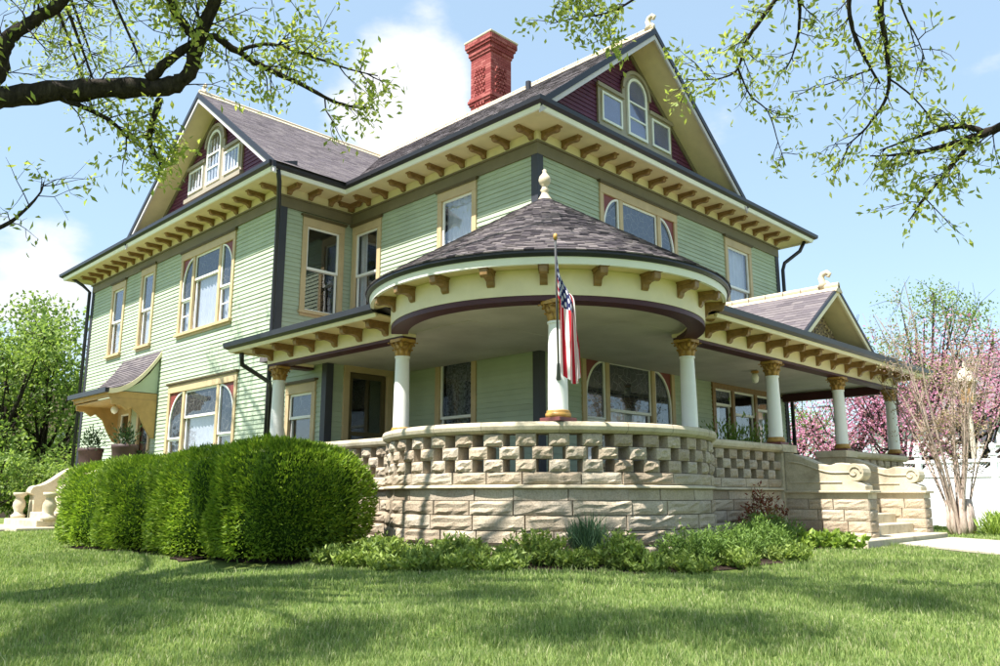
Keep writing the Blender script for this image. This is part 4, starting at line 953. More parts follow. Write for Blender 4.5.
for yy in (HY0+.02, HY1-.10):     # sawn brackets
    pr = [(.03, 2.3), (.03, 3.28), (HD-.1, 3.28), (HD-.12, 3.12), (HD-.34, 3.10), (HD-.5, 2.98), (HD-.62, 3.06), (HD-.82, 2.9), (HD-.95, 2.62), (.14, 2.32)]
    MB().prism(pr, lambda d, z, s_: FL(s_, z, d), yy, yy+.08).obj('hood_bracket', 'porchwood', house, bevel=.01)
MB().fbox(FL, HY0+.05, HY1-.05, 3.24, 3.27, .03, HD-.1).obj('hood_ceiling', 'porchwood', house)
gl_ = MB().lathe([(0, 2.98), (.07, 3.02), (.10, 3.10), (.07, 3.18), (.0, 3.22)], (-W2-.62, 13.0), 14).obj('entry_lamp', 'white', house, smooth=True)
MB().tube([(-W2-.62, 13.0, 3.2), (-W2-.62, 13.0, 3.25)], .03, 8).obj('lamp_mount', 'gold', gl_)
# landing and curved side steps
MB().box(-2.92, -W2-.03, 11.6, 14.4, -.3, 1.2).obj('side_landing', 'stonecap', house, bevel=.02)
for i in range(4):
    x1 = -2.90-i*.27; z = 1.2-.19*(i+1); MB().box(x1-.30, x1, 12.02, 13.98, -.45, z).obj('side_step', 'stonecap', house, bevel=.015)
MB().box(-4.50, -3.97, 11.72, 14.30, -.45, .285).obj('side_step', 'stonecap', house, bevel=.02)
MB().box(-4.98, -3.97, 11.45, 14.55, -.45, .13).obj('side_step', 'stonecap', house, bevel=.02)
for y0 in (11.62, 13.99):
    pr = [(-2.93, -.4), (-2.93, 1.60)]+[(-2.93-1.0*t, 1.60-.50*(.5-.5*math.cos(PI*t))) for t in np.linspace(.08, 1, 10)]+[(-4.0, 1.07), (-4.05, .98), (-4.05, .90), (-3.95, .86), (-3.95, -.4)]
    ckk = MB().prism(pr, lambda x, z, y: (x, y, z), y0, y0+.38).obj('side_cheek', 'stonecap', house, bevel=.02)
    MB().lathe([(0, .286), (.17, .286), (.17, .36), (.11, .40), (.10, .46), (.15, .58), (.14, .68), (.09, .78), (.11, .83), (.16, .86), (.16, .93), (0, .93)], (-4.22, y0+.19), 18).obj('baluster', 'stonecap', ckk, smooth=True)
    MB().box(-3.0, -2.2, y0-.02, y0+.42, 1.2, 1.60).obj('landing_pedestal', 'stonecap', house, bevel=.02)

# ------------------------------------------------------------------ flag on the round porch column
fl = thing('flag', (-3.09, -3.1, 1.757), 'American flag hanging in folds from a slanted pole on the round porch column', 'flag')
pb = np.array([-3.10, -3.11, 2.34]); ptop = np.array([-3.79, -3.68, 3.80])
MB().tube([pb, ptop], .013, 8).obj('pole', 'polemetal', fl, smooth=True)
MB().lathe([(0, 3.79), (.02, 3.79), (.026, 3.83), (.02, 3.86), (0, 3.87)], (ptop[0], ptop[1]), 10).obj('pole_tip', 'gold', fl, smooth=True)
MB().tube([pb+np.array([.03, .03, -.06]), pb, pb+(ptop-pb)*.08], [.035, .028, .02], 8).obj('pole_socket', 'polemetal', fl)
nu, nv = 60, 34; mb = MB(); uvs = []
axis = (ptop-pb)/np.linalg.norm(ptop-pb); side = np.array([RGT[0], RGT[1], 0]); fwd2 = np.array([-.7, -.7, 0])
for i in range(nu+1):
    u = i/nu
    for j in range(nv+1):
        v = j/nv                                   # v=1 at the pole tip
        hoist = ptop-axis*(.06+(1-v)*.62*(1-.12*u))
        h = 1-v
        # cloth falls straight down from the hoist and gathers into folds
        g = min(1, u*2.6); gs = g*g*(3-2*g)
        fall = 1.48*u
        top = ptop-axis*(.05+h*(.62-.44*gs))
        hc = min(h/.54, 1); hr = max(0, h-.54)
        lat = .012+gs*(.19*hc-hr*.22*max(0, 1-u*1.3)+hr*.10*u+.015*u+.016*math.sin(h*19+u*2.5))
        dep = gs*(.035*math.sin(h*17+.8+u*1.4)+.015*math.sin(h*8+u*7)-.16*hr*(1-.6*u))
        p = top+side*lat+fwd2*dep-np.array([0, 0, fall+gs*.10*math.sin(h*4)])
        mb.v.append(tuple(p)); uvs.append((u, v))
W_ = nv+1; mb.f = [(i*W_+j, i*W_+j+1, (i+1)*W_+j+1, (i+1)*W_+j) for i in range(nu) for j in range(nv)]
me = mb.mesh('cloth', False); ul = me.uv_layers.new(name='UVMap')
for lp in me.loops: ul.data[lp.index].uv = uvs[lp.vertex_index]
link('cloth', me, 'flagcloth', fl, True)

# ------------------------------------------------------------------ pots
def potted(name, x, y, z, r, h, label, group=None, plant=.5, spread=.3, n=320, mat='potdark', leaf='leaf_pot'):
    t = thing(name, (x, y, z), label, 'potted plant', group)
    MB().lathe([(0, z), (r*.8, z), (r*.92, z+h*.3), (r*1.0, z+h*.8), (r*1.05, z+h*.82), (r*1.05, z+h), (r*.92, z+h), (r*.9, z+h*.85), (0, z+h*.85)], (x, y), 22).obj('pot', mat, t, smooth=True)
    P = RNG.normal(size=(n, 3))*np.array([spread*.5, spread*.5, plant*.3])+np.array([x, y, z+h+plant*.3]); P[:, 2] = np.maximum(P[:, 2], z+h*.9)
    D = P-np.array([x, y, z+h*.6])+RNG.normal(size=(n, 3))*.15
    link('foliage', leaf_mesh('foliage', P, D, rdir(n), RNG.uniform(.07, .14, n), .035), leaf, t)
    mb = MB()
    for i in range(7):
        q = P[i]; mb.tube([(x, y, z+h*.85), (x*.6+q[0]*.4, y*.6+q[1]*.4, (z+h+q[2])/2), tuple(q)], .006, 5)
    mb.obj('stem', 'bark', t); return t
potted('potted_shrub', -2.6, 11.82, 1.60, .31, .52, 'round brown pot with a dark conifer on the pedestal beside the side door', None, .5, .26)
potted('potted_shrub', -2.6, 14.2, 1.60, .31, .52, 'round brown pot with a dark conifer on the pedestal away from the side door', None, .55, .26)
potted('potted_plant', -2.32, 11.75, 1.60, .13, .2, 'small dark pot with low plant against the siding by the side door', None, .2, .2, 140)
for i, (x, l) in enumerate(((1.35, 'trailing green plant on the porch wall cap next to the round porch'), (2.05, 'bushy green plant standing mid-way on the straight porch wall cap'), (2.7, 'leafy plant on the porch wall cap beside the white column by the steps'))):
    pass
for x, l in ((5.3, 'leafy green porch plant below the first light of the broad window'), (6.1, 'leafy green porch plant below the middle of the broad window'), (6.9, 'leafy green porch plant below the last light of the broad window')):
    potted('porch_plant', x-1.0, -1.15, FLOOR, .2, .55, l, None, .75, .5, 420, 'potdark', 'leaf_fern')

# ------------------------------------------------------------------ hedge: clipped yews merging into a row
def rbox_points(n, hx, hy, hz, pw=3.5):
    d = rdir(n); s = (np.abs(d[:, 0]/hx)**pw+np.abs(d[:, 1]/hy)**pw+np.abs(d[:, 2]/hz)**pw)**(-1/pw); return d*s[:, None], d
def hedge(x, y, hx, hy, h, label, n, rot=0):
    z0 = gz(x, y); t = thing('hedge_shrub', (x, y, z0), label, 'hedge', 'clipped yews in a row beside the porch')
    P, d = rbox_points(n, hx, hy, h*.56); 
    lump = 1+.05*np.sin(P[:, 0]*3.1+x*7)*np.cos(P[:, 1]*2.7+y)+.045*np.sin(P[:, 2]*4+P[:, 0]*2)+.03*np.sin(P[:, 1]*7.0+P[:, 2]*5)
    depth = 1.01-np.abs(RNG.normal(size=n))*.055
    P = P*lump[:, None]*depth[:, None]
    c, s_ = math.cos(rot), math.sin(rot); X = P[:, 0]*c-P[:, 1]*s_; Y = P[:, 0]*s_+P[:, 1]*c
    P = np.stack([X+x, Y+y, P[:, 2]+z0+h*.5], 1); gap = np.sin(P[:, 0]*9+1.7*np.sin(P[:, 2]*7))*np.sin(P[:, 1]*8+2*np.sin(P[:, 0]*5))*np.sin(P[:, 2]*10+P[:, 1]*4); keep = (P[:, 2] > z0+.05) & ((gap > -.42) | (RNG.random(n) < .4)); P = P[keep]
    dd = np.stack([d[:, 0]*c-d[:, 1]*s_, d[:, 0]*s_+d[:, 1]*c, d[:, 2]], 1)[keep]
    D = dd*1.3+RNG.normal(size=P.shape)*.5+np.array([0, 0, .55]); m = len(P)
    link('foliage', leaf_mesh('foliage', P, D, rdir(m), RNG.uniform(.035, .095, m)*(1+.5*(RNG.random(m) < .06)), RNG.uniform(.012, .03, m)), 'leaf_hedge', t)
    # closed core, its dark green standing in for shade between the leaves
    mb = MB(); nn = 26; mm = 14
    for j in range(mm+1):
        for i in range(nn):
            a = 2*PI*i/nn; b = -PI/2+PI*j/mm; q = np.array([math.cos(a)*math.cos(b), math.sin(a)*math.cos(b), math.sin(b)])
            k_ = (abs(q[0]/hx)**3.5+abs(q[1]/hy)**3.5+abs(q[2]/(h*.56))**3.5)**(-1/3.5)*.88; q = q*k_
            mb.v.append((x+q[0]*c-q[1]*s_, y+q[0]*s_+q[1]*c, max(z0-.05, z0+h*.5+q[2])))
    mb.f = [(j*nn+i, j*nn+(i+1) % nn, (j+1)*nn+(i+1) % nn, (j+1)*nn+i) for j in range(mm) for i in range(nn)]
    mb.obj('inner_core', 'leaf_hedge_inner', t, smooth=True, fix=False); return t
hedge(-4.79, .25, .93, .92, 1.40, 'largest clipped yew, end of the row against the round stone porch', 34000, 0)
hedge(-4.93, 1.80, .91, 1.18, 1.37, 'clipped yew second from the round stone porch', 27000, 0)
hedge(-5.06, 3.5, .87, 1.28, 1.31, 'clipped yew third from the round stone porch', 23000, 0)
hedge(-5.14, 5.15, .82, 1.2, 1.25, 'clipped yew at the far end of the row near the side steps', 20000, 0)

# ------------------------------------------------------------------ bed plants
def clump(name, x, y, r, h, n, leaf, label, group, ll=(.05, .10), lw=.03, cat='plant', upright=.5):
    z0 = gz(x, y); t = thing(name, (x, y, z0), label, cat, group)
    ns = max(8, int(n/28)); mb = MB(); P = []; D = []
    for i in range(ns):
        a = random.uniform(0, 2*PI); q = r*math.sqrt(random.random()); hh = h*(1-.45*(q/r)**2)*random.uniform(.75, 1.1)
        b = np.array([x+q*.55*math.cos(a), y+q*.55*math.sin(a), z0-.02]); tip = np.array([x+q*1.05*math.cos(a)+random.uniform(-.05, .05), y+q*1.05*math.sin(a), z0+hh])
        mid = (b+tip)/2+np.array([0, 0, hh*.12]); mb.tube([b, mid, tip], [.006, .005, .002], 4, False)
        k_ = int(n/ns); tt = RNG.uniform(.15, 1, k_)[:, None]
        pp = (1-tt)**2*b+2*tt*(1-tt)*mid+tt**2*tip; P.append(pp+RNG.normal(size=pp.shape)*.02)
        dd = RNG.normal(size=pp.shape); dd[:, 2] = np.abs(dd[:, 2])*.5+upright; D.append(dd)
    mb.obj('stems', 'leaf_fern', t, fix=False); P = np.concatenate(P); D = np.concatenate(D); m = len(P)
    link('leaves', leaf_mesh('leaves', P, D, rdir(m), RNG.uniform(ll[0], ll[1], m), RNG.uniform(lw*.7, lw*1.2, m)), leaf, t); return t
GR = 'perennials along the foot of the porch wall'
def bedpos(adeg, rr): a = rad(adeg); return CX+rr*math.cos(a), CY+rr*math.sin(a)
for i, a in enumerate((176, 184, 193, 202, 210, 218, 227, 236)):
    x, y = bedpos(a, 3.0+.22*math.sin(i*2.1)); clump('perennial', x, y, .36+.08*math.sin(i*1.7), .29+.10*math.sin(i*2.9), 1300, 'leaf_peren', 'low light green leafy perennial in the bed along the round wall', GR)
for i, a in enumerate((172, 181, 190, 199, 207, 214)):
    x, y = bedpos(a, 3.55+.14*math.sin(i*3.1)); clump('perennial', x, y, .30, .20+.06*math.sin(i*2.3), 800, 'leaf_peren', 'low light green leafy perennial in the bed along the round wall', GR)
for i, (a, rr, h, l) in enumerate(((256, 2.95, .40, 'feathery green perennial beside the bare mulch, first of three before the round wall'), (271, 2.95, .42, 'feathery green perennial in the middle of three before the round wall'))):
    x, y = bedpos(a, rr); clump('feathery_perennial', x, y, .44, h, 2200, 'leaf_fern', l, GR, (.04, .09), .018)
x, y = bedpos(289, 3.0); clump('feathery_perennial', x, y, .48, .50, 2800, 'leaf_fern', 'largest feathery green perennial, in the corner between round and straight wall', GR, (.04, .09), .018)
clump('feathery_perennial', .95, -3.75, .50, .55, 2600, 'leaf_fern', 'feathery green perennial in front of the dark red maple', GR, (.04, .09), .018)
for i, a in enumerate((240, 248, 262, 279, 296)):
    x, y = bedpos(a, 3.42+.08*math.sin(i*2.7)); clump('perennial', x, y, .30, .20, 750, 'leaf_peren', 'low light green leafy perennial in the bed along the round wall', GR)
x, y = bedpos(231, 2.75); clump('blue_grass_clump', x, y, .20, .36, 420, 'leaf_blue', 'upright blue-green strappy clump against the round stone wall', None, (.22, .4), .016, upright=1.8)
for i, (x, y) in enumerate(((.95, -3.98), (1.3, -4.1), (1.65, -4.22), (2.05, -4.36))): clump('hosta', x, y, .28, .24, 230, 'leaf_hosta', 'yellow-green hosta in the row leading to the front steps', 'hostas by the steps', (.10, .17), .075)
for i, (x, y) in enumerate(((8.0, -4.9), (8.7, -5.0), (9.6, -5.2), (10.4, -5.4), (11.2, -5.2))): clump('day_lily', x, y, .36, .38, 500, 'leaf_hosta' if i == 0 else 'leaf_fern', 'green day lily clump beneath the bare shrub by the fence', 'day lilies by the fence', (.2, .38), .022, upright=1.2)
t = clump('japanese_maple', 1.62, -3.3, .42, .95, 900, 'leaf_maple', 'dark red laceleaf maple against the straight porch wall', None, (.05, .09), .03, 'shrub')
for i, (x, y) in enumerate(((-7.3, 9.6), (-6.9, 11.0))): pass
hs = hedge(-6.55, 15.9, .9, .9, 1.1, 'small round shrub left alone beyond the side steps', 9000)
hs['group'] = 'clipped yews in a row beside the porch'
del hs['group']

# ------------------------------------------------------------------ trees
class Tree:
    def __init__(s): s.b = MB(); s.P = []; s.D = []
    def limb(s, pts, rads, n=8): 
        # smooth the polyline with catmull-rom and a little wander
        pts = [np.array(p, float) for p in pts]; out = []; rr = []
        m = len(pts); rads = list(rads) if hasattr(rads, '__len__') else [rads*(1-.6*i/(m-1)) for i in range(m)]
        for i in range(m-1):
            p0, p1, p2, p3 = pts[max(i-1, 0)], pts[i], pts[i+1], pts[min(i+2, m-1)]
            for k in range(5):
                t = k/5; q = .5*(2*p1+(p2-p0)*t+(2*p0-5*p1+4*p2-p3)*t*t+(3*p1-p0-3*p2+p3)*t**3)
                out.append(q+RNG.normal(size=3)*rads[i]*.10); rr.append(rads[i]+(rads[i+1]-rads[i])*t)
        out.append(pts[-1]); rr.append(rads[-1]); b0 = len(s.b.v); s.b.tube(out, rr, n)
        if max(rads) > .03:
            R_ = np.repeat(np.array(rr), n); A_ = np.array(s.b.v[b0:]); k_ = len(A_)
            A_ = A_+RNG.normal(size=(k_, 3))*np.minimum(R_, .12)[:k_, None]*.10; s.b.v[b0:] = [tuple(q) for q in A_]
        return out
    def leaves_at(s, p, n, spread, d=None):
        s.P.append(p+RNG.normal(size=(n, 3))*spread); q = RNG.normal(size=(n, 3)); q[:, 2] -= .35
        if d is not None: q = q+np.array(d)*1.2
        s.D.append(q)
    def twigs(s, path, n, length, lv=7, spread=.06, r=.008, droop=.1, t0=.15, sub=2, outdir=None):
        L = len(path)
        for i in range(n):
            k = int((t0+(1-t0)*random.random())*(L-1)); p = np.array(path[k]); tg = np.array(path[min(k+1, L-1)])-np.array(path[max(k-1, 0)]); tg = tg/(np.linalg.norm(tg)+1e-9)
            d = RNG.normal(size=3); d = d-tg*np.dot(d, tg)*.6; d = d/np.linalg.norm(d)+tg*.7
            if outdir is not None: d = d+np.array(outdir)
            d = d/np.linalg.norm(d); ln = length*random.uniform(.45, 1.2); q = [p]; 
            for j in range(4): d = d+RNG.normal(size=3)*.22+np.array([0, 0, -droop]); d = d/np.linalg.norm(d); q.append(q[-1]+d*ln/4)
            s.b.tube(q, [r, r*.8, r*.6, r*.45, r*.25], 4, False)
            for j in (2, 3, 4): s.leaves_at(q[j], lv if j == 4 else lv//2, spread, d*.5)
            for c in range(sub):
                st = q[1+c % 3]; dd = d+RNG.normal(size=3)*.8; dd = dd/np.linalg.norm(dd); e = st+dd*ln*.45; s.b.tube([st, (st+e)/2+RNG.normal(size=3)*.02, e], [r*.5, r*.4, r*.2], 4, False); s.leaves_at(e, lv, spread, dd*.5); s.leaves_at((st+e)/2, lv//2, spread, dd*.5)
    def build(s, name, loc, label, cat, bark, leaf, ll, lw, group=None):
        t = thing(name, tuple(loc), label, cat, group); s.b.obj('trunk', bark, t, smooth=True, fix=False)
        P = np.concatenate(s.P); D = np.concatenate(s.D); m = len(P)
        link('crown', leaf_mesh('crown', P, D, rdir(m), RNG.uniform(ll*.6, ll*1.25, m), RNG.uniform(lw*.7, lw*1.2, m)), leaf, t); return t
def ok_crown(p):                     # rejects crown points that project into the camera frame
    d = p-CAMP; z = d@FWD
    if z < .2: return True
    u = 500+FPX*(d@RGT)/z; v = 333-FPX*(d@UPV)/z
    return not (-40 < u < 1040 and v > -30)
# great tree standing left of the lawn
LT = Tree(); base = at(-470, 300, 9.2); bx_, by_ = base[0], base[1]; zb = gz(bx_, by_)
LT.limb([(bx_, by_, zb-.2), (bx_+.03, by_, zb+.5), (bx_+.1, by_+.05, zb+2), (bx_+.1, by_, 4.2), (bx_+.2, by_+.1, 7), (bx_+.5, by_+.3, 10), (bx_+.8, by_+.4, 13)], [.55, .42, .36, .34, .28, .18, .07], 14)
A = lambda u, v, d=9.0: at(u, v, d)
main = LT.limb([(bx_+.1, by_, 3.6), A(-200, 128), A(-60, 102), A(0, 97), A(60, 92), A(120, 88), A(165, 88), A(188, 74), A(198, 42), A(214, 2), A(235, -60), A(250, -160)], [.18, .125, .105, .097, .093, .09, .085, .068, .062, .057, .05, .03], 16)
l2 = LT.limb([A(-60, 102), A(-12, 85), A(2, 60), A(8, 38), A(34, 20), A(62, 0), A(95, -50)], [.10, .08, .065, .06, .055, .05, .03], 9)
l3 = LT.limb([A(148, 80), A(175, 56), A(208, 36), A(238, 52), A(266, 68), A(300, 84), A(340, 104), A(372, 108)], [.05, .045, .035, .032, .028, .024, .016, .008], 7)
l4 = LT.limb([A(160, 98), A(152, 125), A(150, 142), A(156, 155), A(164, 164)], [.035, .03, .026, .02, .012], 6)
l5 = LT.limb([A(60, 98), A(90, 110), A(112, 122), A(130, 138), A(150, 134)], [.03, .024, .02, .015, .01], 6)
l6 = LT.limb([A(240, 50), A(270, 44), A(310, 56), A(345, 68), A(378, 76)], [.022, .018, .014, .010, .006], 6)
l7 = LT.limb([A(200, 40), A(180, 20), A(160, -20)], [.05, .045, .03], 6)
l8 = LT.limb([A(-120, 260), A(-40, 240), A(10, 222), A(38, 196), A(44, 182)], [.05, .03, .018, .01, .005], 6)
LT.limb([(bx_+.1, by_, 3.2), A(-300, 255), A(-120, 260)], [.12, .09, .05], 7)
for pth, n, ln, lv in ((main, 16, .7, 5), (l2, 14, .7, 5), (l3, 20, .6, 7), (l4, 10, .45, 8), (l5, 10, .5, 6), (l6, 13, .55, 7), (l7, 11, .6, 6)): LT.twigs(pth, n, ln, lv, .07, .009, .05)
LT.twigs(main[25:], 12, .9, 5, .08, .01, .12)
LT.twigs(l8[8:], 7, .5, 3, .06, .006, .02)
def crown_clumps(T, origin, centres, rad_, n_tw, lv=9, lf=.10):
    for c in centres:
        c = np.array(c, float); o = np.array(origin, float); m = (o+c)/2+np.array([0, 0, .6])
        pth = T.limb([o, m, c], [.09, .06, .02], 6)
        for i in range(n_tw):
            p = c+rdir(1)[0]*rad_*random.random()**.5*np.array([1, 1, .7])
            if not ok_crown(p): continue
            q = p+rdir(1)[0]*.5
            T.b.tube([p, (p+q)/2, q], [.012, .008, .003], 4, False)
            for z in (p, (p+q)/2, q): T.leaves_at(z, lv, .12)
for cx_, cy_, ch_, cr_ in ((-12.83, -.91, 8.5, .9), (-12.05, -2.37, 8.2, .8), (-12.77, -2.85, 8, .6), (-13.69, -3.47, 8, .7), (-12.06, -4.84, 7.8, .5), (-10.34, -4.19, 8.3, .5), (-8.19, -3.87, 9, .8), (-8.15, -5.33, 9, .8), (-7.98, -6.69, 8.6, .5), (-10.98, -5.82, 8, .5), (-10.05, -6.43, 8.2, .6), (-9.73, -2.92, 8.2, .5), (-9.9, .6, 9.2, 1.0), (-8.6, 2.6, 9.6, 1.0), (-11.5, 3.0, 10, 1.4), (-7.4, 4.6, 10.4, 1.0)):
    crown_clumps(LT, (bx_+.2, by_, 6.8), [(cx_, cy_, ch_)], cr_*1.25, int(44+80*cr_), 9)  # clumps above the view, set so their shade falls in patches on the lawn
crown_clumps(LT, (bx_+.4, by_+.2, 8), [(-5.6, -1.2, 8.8), (-4.7, -2.5, 9.0), (-7.0, -2.9, 7.8)], .8, 18, 7)  # unseen clumps added to shade the cone and round wall
def far_spray(c, n, rr_):       # outer sprays of the crown over the side garden
    c = np.array(c); o = np.array([bx_+.4, by_+.3, 8.2]); pth = LT.limb([o, (o*2+c)/3+np.array([0, 0, 1.4]), (o+2*c)/3+np.array([0, 0, 1.3]), c], [.09, .06, .04, .012], 6)
    LT.twigs(pth[9:], n, rr_, 5, .10, .010, .03)
for c in ((-4.6, 6.6, 9.1), (-5.4, 7.8, 9.8), (-5.7, 6.6, 8.7), (-6.2, 8.6, 10.6), (-4.9, 9.2, 9.4)): far_spray(c, 22, 1.0)
LT.build('shade_tree', (bx_, by_, zb), 'large dark-barked tree with young leaves, its thick bare limb reaching over the clipped hedge', 'tree', 'bark', 'leaf_oak', .088, .036)
# tree right of the lawn
RT = Tree(); rb = at(1500, 330, 10.5); rx, ry = rb[0], rb[1]; rzb = gz(rx, ry)
RT.limb([(rx, ry, rzb-.2), (rx, ry, rzb+.4), (rx-.05, ry, 2), (rx, ry+.1, 4), (rx-.1, ry+.2, 7), (rx-.4, ry+.2, 10.5)], [.48, .36, .31, .29, .22, .08], 14)
B = lambda u, v, d=8.2: at(u, v, d)
r1 = RT.limb([(rx, ry, 3.4), B(1180, 110, 9), B(1060, 118), B(1000, 128), B(972, 138), B(945, 146), B(920, 152), B(895, 155), B(870, 156)], [0.1088, 0.0680, 0.0510, 0.0408, 0.0306, 0.0238, 0.0177, 0.0122, 0.0054], 8)
r2 = RT.limb([B(985, 132), B(962, 126), B(938, 130), B(915, 138), B(880, 150)], [0.0272, 0.0238, 0.0190, 0.0136, 0.0054], 7)
r3 = RT.limb([B(975, 137), B(958, 158), B(940, 180), B(925, 198), B(908, 222)], [0.0238, 0.0204, 0.0150, 0.0102, 0.0048], 7)
r4 = RT.limb([(rx-.1, ry+.2, 6.0), B(1050, -150, 8.6), B(930, -90, 8.3), B(885, -30), B(881, 10), B(886, 45), B(889, 78), B(884, 102), B(866, 128), B(846, 146)], [0.0816, 0.0680, 0.0476, 0.0306, 0.0245, 0.0204, 0.0177, 0.0136, 0.0095, 0.0048], 7)
r5 = RT.limb([B(930, -90, 8.3), B(870, -60), B(850, -10), B(853, 30), B(866, 60), B(880, 84)], [0.0408, 0.0306, 0.0218, 0.0177, 0.0136, 0.0082], 7)
r6 = RT.limb([B(870, -60), B(820, -70), B(795, -30), B(800, 10), B(796, 45), B(786, 70)], [0.0340, 0.0272, 0.0204, 0.0150, 0.0102, 0.0048], 6)
r7 = RT.limb([B(820, -70), B(790, -20), B(765, 14), B(746, 42), B(738, 68), B(722, 78), B(690, 80)], [0.0306, 0.0245, 0.0190, 0.0150, 0.0109, 0.0075, 0.0041], 6)
r8 = RT.limb([B(738, 68), B(750, 95), B(768, 112), B(778, 142), B(786, 166)], [0.0095, 0.0082, 0.0061, 0.0048, 0.0027], 5)
r9 = RT.limb([B(889, 78), B(912, 96), B(930, 118), B(934, 130)], [0.0095, 0.0075, 0.0054, 0.0034], 5)
r10 = RT.limb([B(870, 70), B(845, 78), B(815, 88), B(790, 92)], [0.0082, 0.0061, 0.0041, 0.0027], 5)
r11 = RT.limb([B(893, -20), B(905, 15), B(918, 40), B(925, 60)], [0.0095, 0.0082, 0.0054, 0.0034], 5)
r12 = RT.limb([B(820, -70), B(740, -60), B(690, -30), B(650, -10), B(610, 12), B(575, 18), B(550, 24)], [0.0272, 0.0231, 0.0177, 0.0136, 0.0095, 0.0068, 0.0034], 6)
r13 = RT.limb([B(620, 8), B(612, 22), B(600, 40), B(580, 45)], [0.0068, 0.0054, 0.0034, 0.0020], 5)
for pth, n, ln, lv in ((r1[10:], 17, .42, 4), (r2, 8, .4, 3), (r3, 13, .42, 4), (r4[14:], 18, .42, 4), (r5[8:], 8, .4, 3), (r6[8:], 8, .4, 4), (r7[6:], 15, .42, 6), (r8, 7, .3, 3), (r9, 4, .3, 3), (r10, 6, .3, 3), (r11, 6, .35, 3), (r12[12:], 14, .38, 7), (r13, 4, .3, 5)): RT.twigs(pth, n, ln, lv, .05, .006, .06)
crown_clumps(RT, (rx, ry, 5.5), [(-5.44, -5.66, 9.2), (-7.49, -7.33, 9), (-3.2, -7.2, 9.0), (.5, -7, 9.5), (-1, -11.5, 9), (2.5, -10, 9.5), (-4.5, -10, 8.5)], 1.15, 62, 8)  # unseen clumps placed for the shade they cast over the lawn
RT.build('shade_tree', (rx, ry, rzb), 'tree with slender drooping twigs and sparse young leaves beside the front path', 'tree', 'bark', 'leaf_oak', .078, .033)

# background trees and shrubs
def bg_tree(name, x, y, h, r, label, leaf, n, ll, lw, bark='bark', trunk_h=.3, group=None, lob=16, cat='tree', stems=1):
    T = Tree(); z0 = gz(x, y)
    cs = []
    for i in range(lob):
        a = random.uniform(0, 2*PI); q = r*random.uniform(.25, .9); cz = h*random.uniform(trunk_h+.12, .92); sc = math.sqrt(max(.15, 1-((cz/h-.58)/.5)**2)); cs.append(np.array([x+q*sc*math.cos(a), y+q*sc*math.sin(a), z0+cz]))
    top = np.array([x+random.uniform(-.3, .3), y, z0+h*.8])
    T.limb([(x, y, z0-.2), (x+random.uniform(-.2, .2), y, z0+h*trunk_h), (x+random.uniform(-.4, .4), y+.2, z0+h*.55), top], [h*.024, h*.019, h*.012, .02], 8)
    for c in cs:
        b = np.array([x, y, z0+h*random.uniform(trunk_h*.8, trunk_h+.25)]); T.limb([b, (b+c)/2+np.array([0, 0, -.04*h]), c], [h*.010, h*.006, .012], 5)
        m = int(n/lob); R = r*random.uniform(.22, .42); pts = rdir(m)*(R*RNG.random(m)**.45)[:, None]*np.array([1, 1, .75])+c
        T.P.append(pts); q = RNG.normal(size=(m, 3)); q[:, 2] -= .2; T.D.append(q)
        for k_ in range(5):
            e = c+rdir(1)[0]*R; T.b.tube([c, (c+e)/2+rdir(1)[0]*R*.1, e], [.018, .012, .006], 4, False)
    return T.build(name, (x, y, z0), label, cat, bark, leaf, ll, lw, group)
bgp = lambda u, d: at(u, 480, d)
for i, (u, d, h, r, lf, l) in enumerate(((40, 38, 9.2, 4.2, 'leaf_bg', 'bright green leafy tree nearest the corner of the side wing'), (-10, 36, 8.2, 3.8, 'leaf_bg', 'spreading light green tree beyond the side steps'), (85, 46, 8.6, 3.8, 'leaf_bg', 'light green tree just behind the side wing'), (-70, 42, 8.8, 4.4, 'leaf_bg', 'tall light green tree farthest along the side path'))):
    p = bgp(u, d); bg_tree('leafy_tree', p[0], p[1], h, r, l, lf, 8500, .22, .12, group='trees beyond the side garden', lob=30, trunk_h=.10)
for i, (u, d, h, r) in enumerate(((-5, 30, 2.2, 1.7), (28, 31, 2.0, 1.6), (60, 33, 2.4, 1.8))):
    p = bgp(u, d); bg_tree('garden_shrub', p[0], p[1], h, r, 'green garden shrub below the trees beyond the side steps', 'leaf_bg', 3000, .16, .08, group='shrubs beyond the side garden', lob=12, trunk_h=.08, cat='shrub')
for i, (u, d, h, r, l) in enumerate(((905, 31, 7.0, 3.4, 'pink blossoming redbud behind the last porch column'), (850, 33, 6.6, 3.2, 'pink blossoming redbud seen between the two end porch columns'), (975, 35, 8.0, 3.8, 'pink blossoming redbud behind the bare shrub at the fence'))):
    p = bgp(u, d); bg_tree('redbud_tree', p[0], p[1], h, r, l, 'leaf_pink', 4300, .10, .07, group='redbuds in blossom', lob=26, trunk_h=.22)
for i, (u, d, h, r, l) in enumerate(((930, 46, 12.4, 4.4, 'pale green tree rising behind the redbuds'), (1010, 50, 12.5, 4.6, 'pale green tree at the end of the row behind the fence'), (800, 52, 8.5, 3.6, 'pale green tree far behind the porch'))):
    p = bgp(u, d); bg_tree('leafy_tree', p[0], p[1], h, r, l, 'leaf_bg', 3800, .18, .09, group='trees beyond the fence', lob=24)
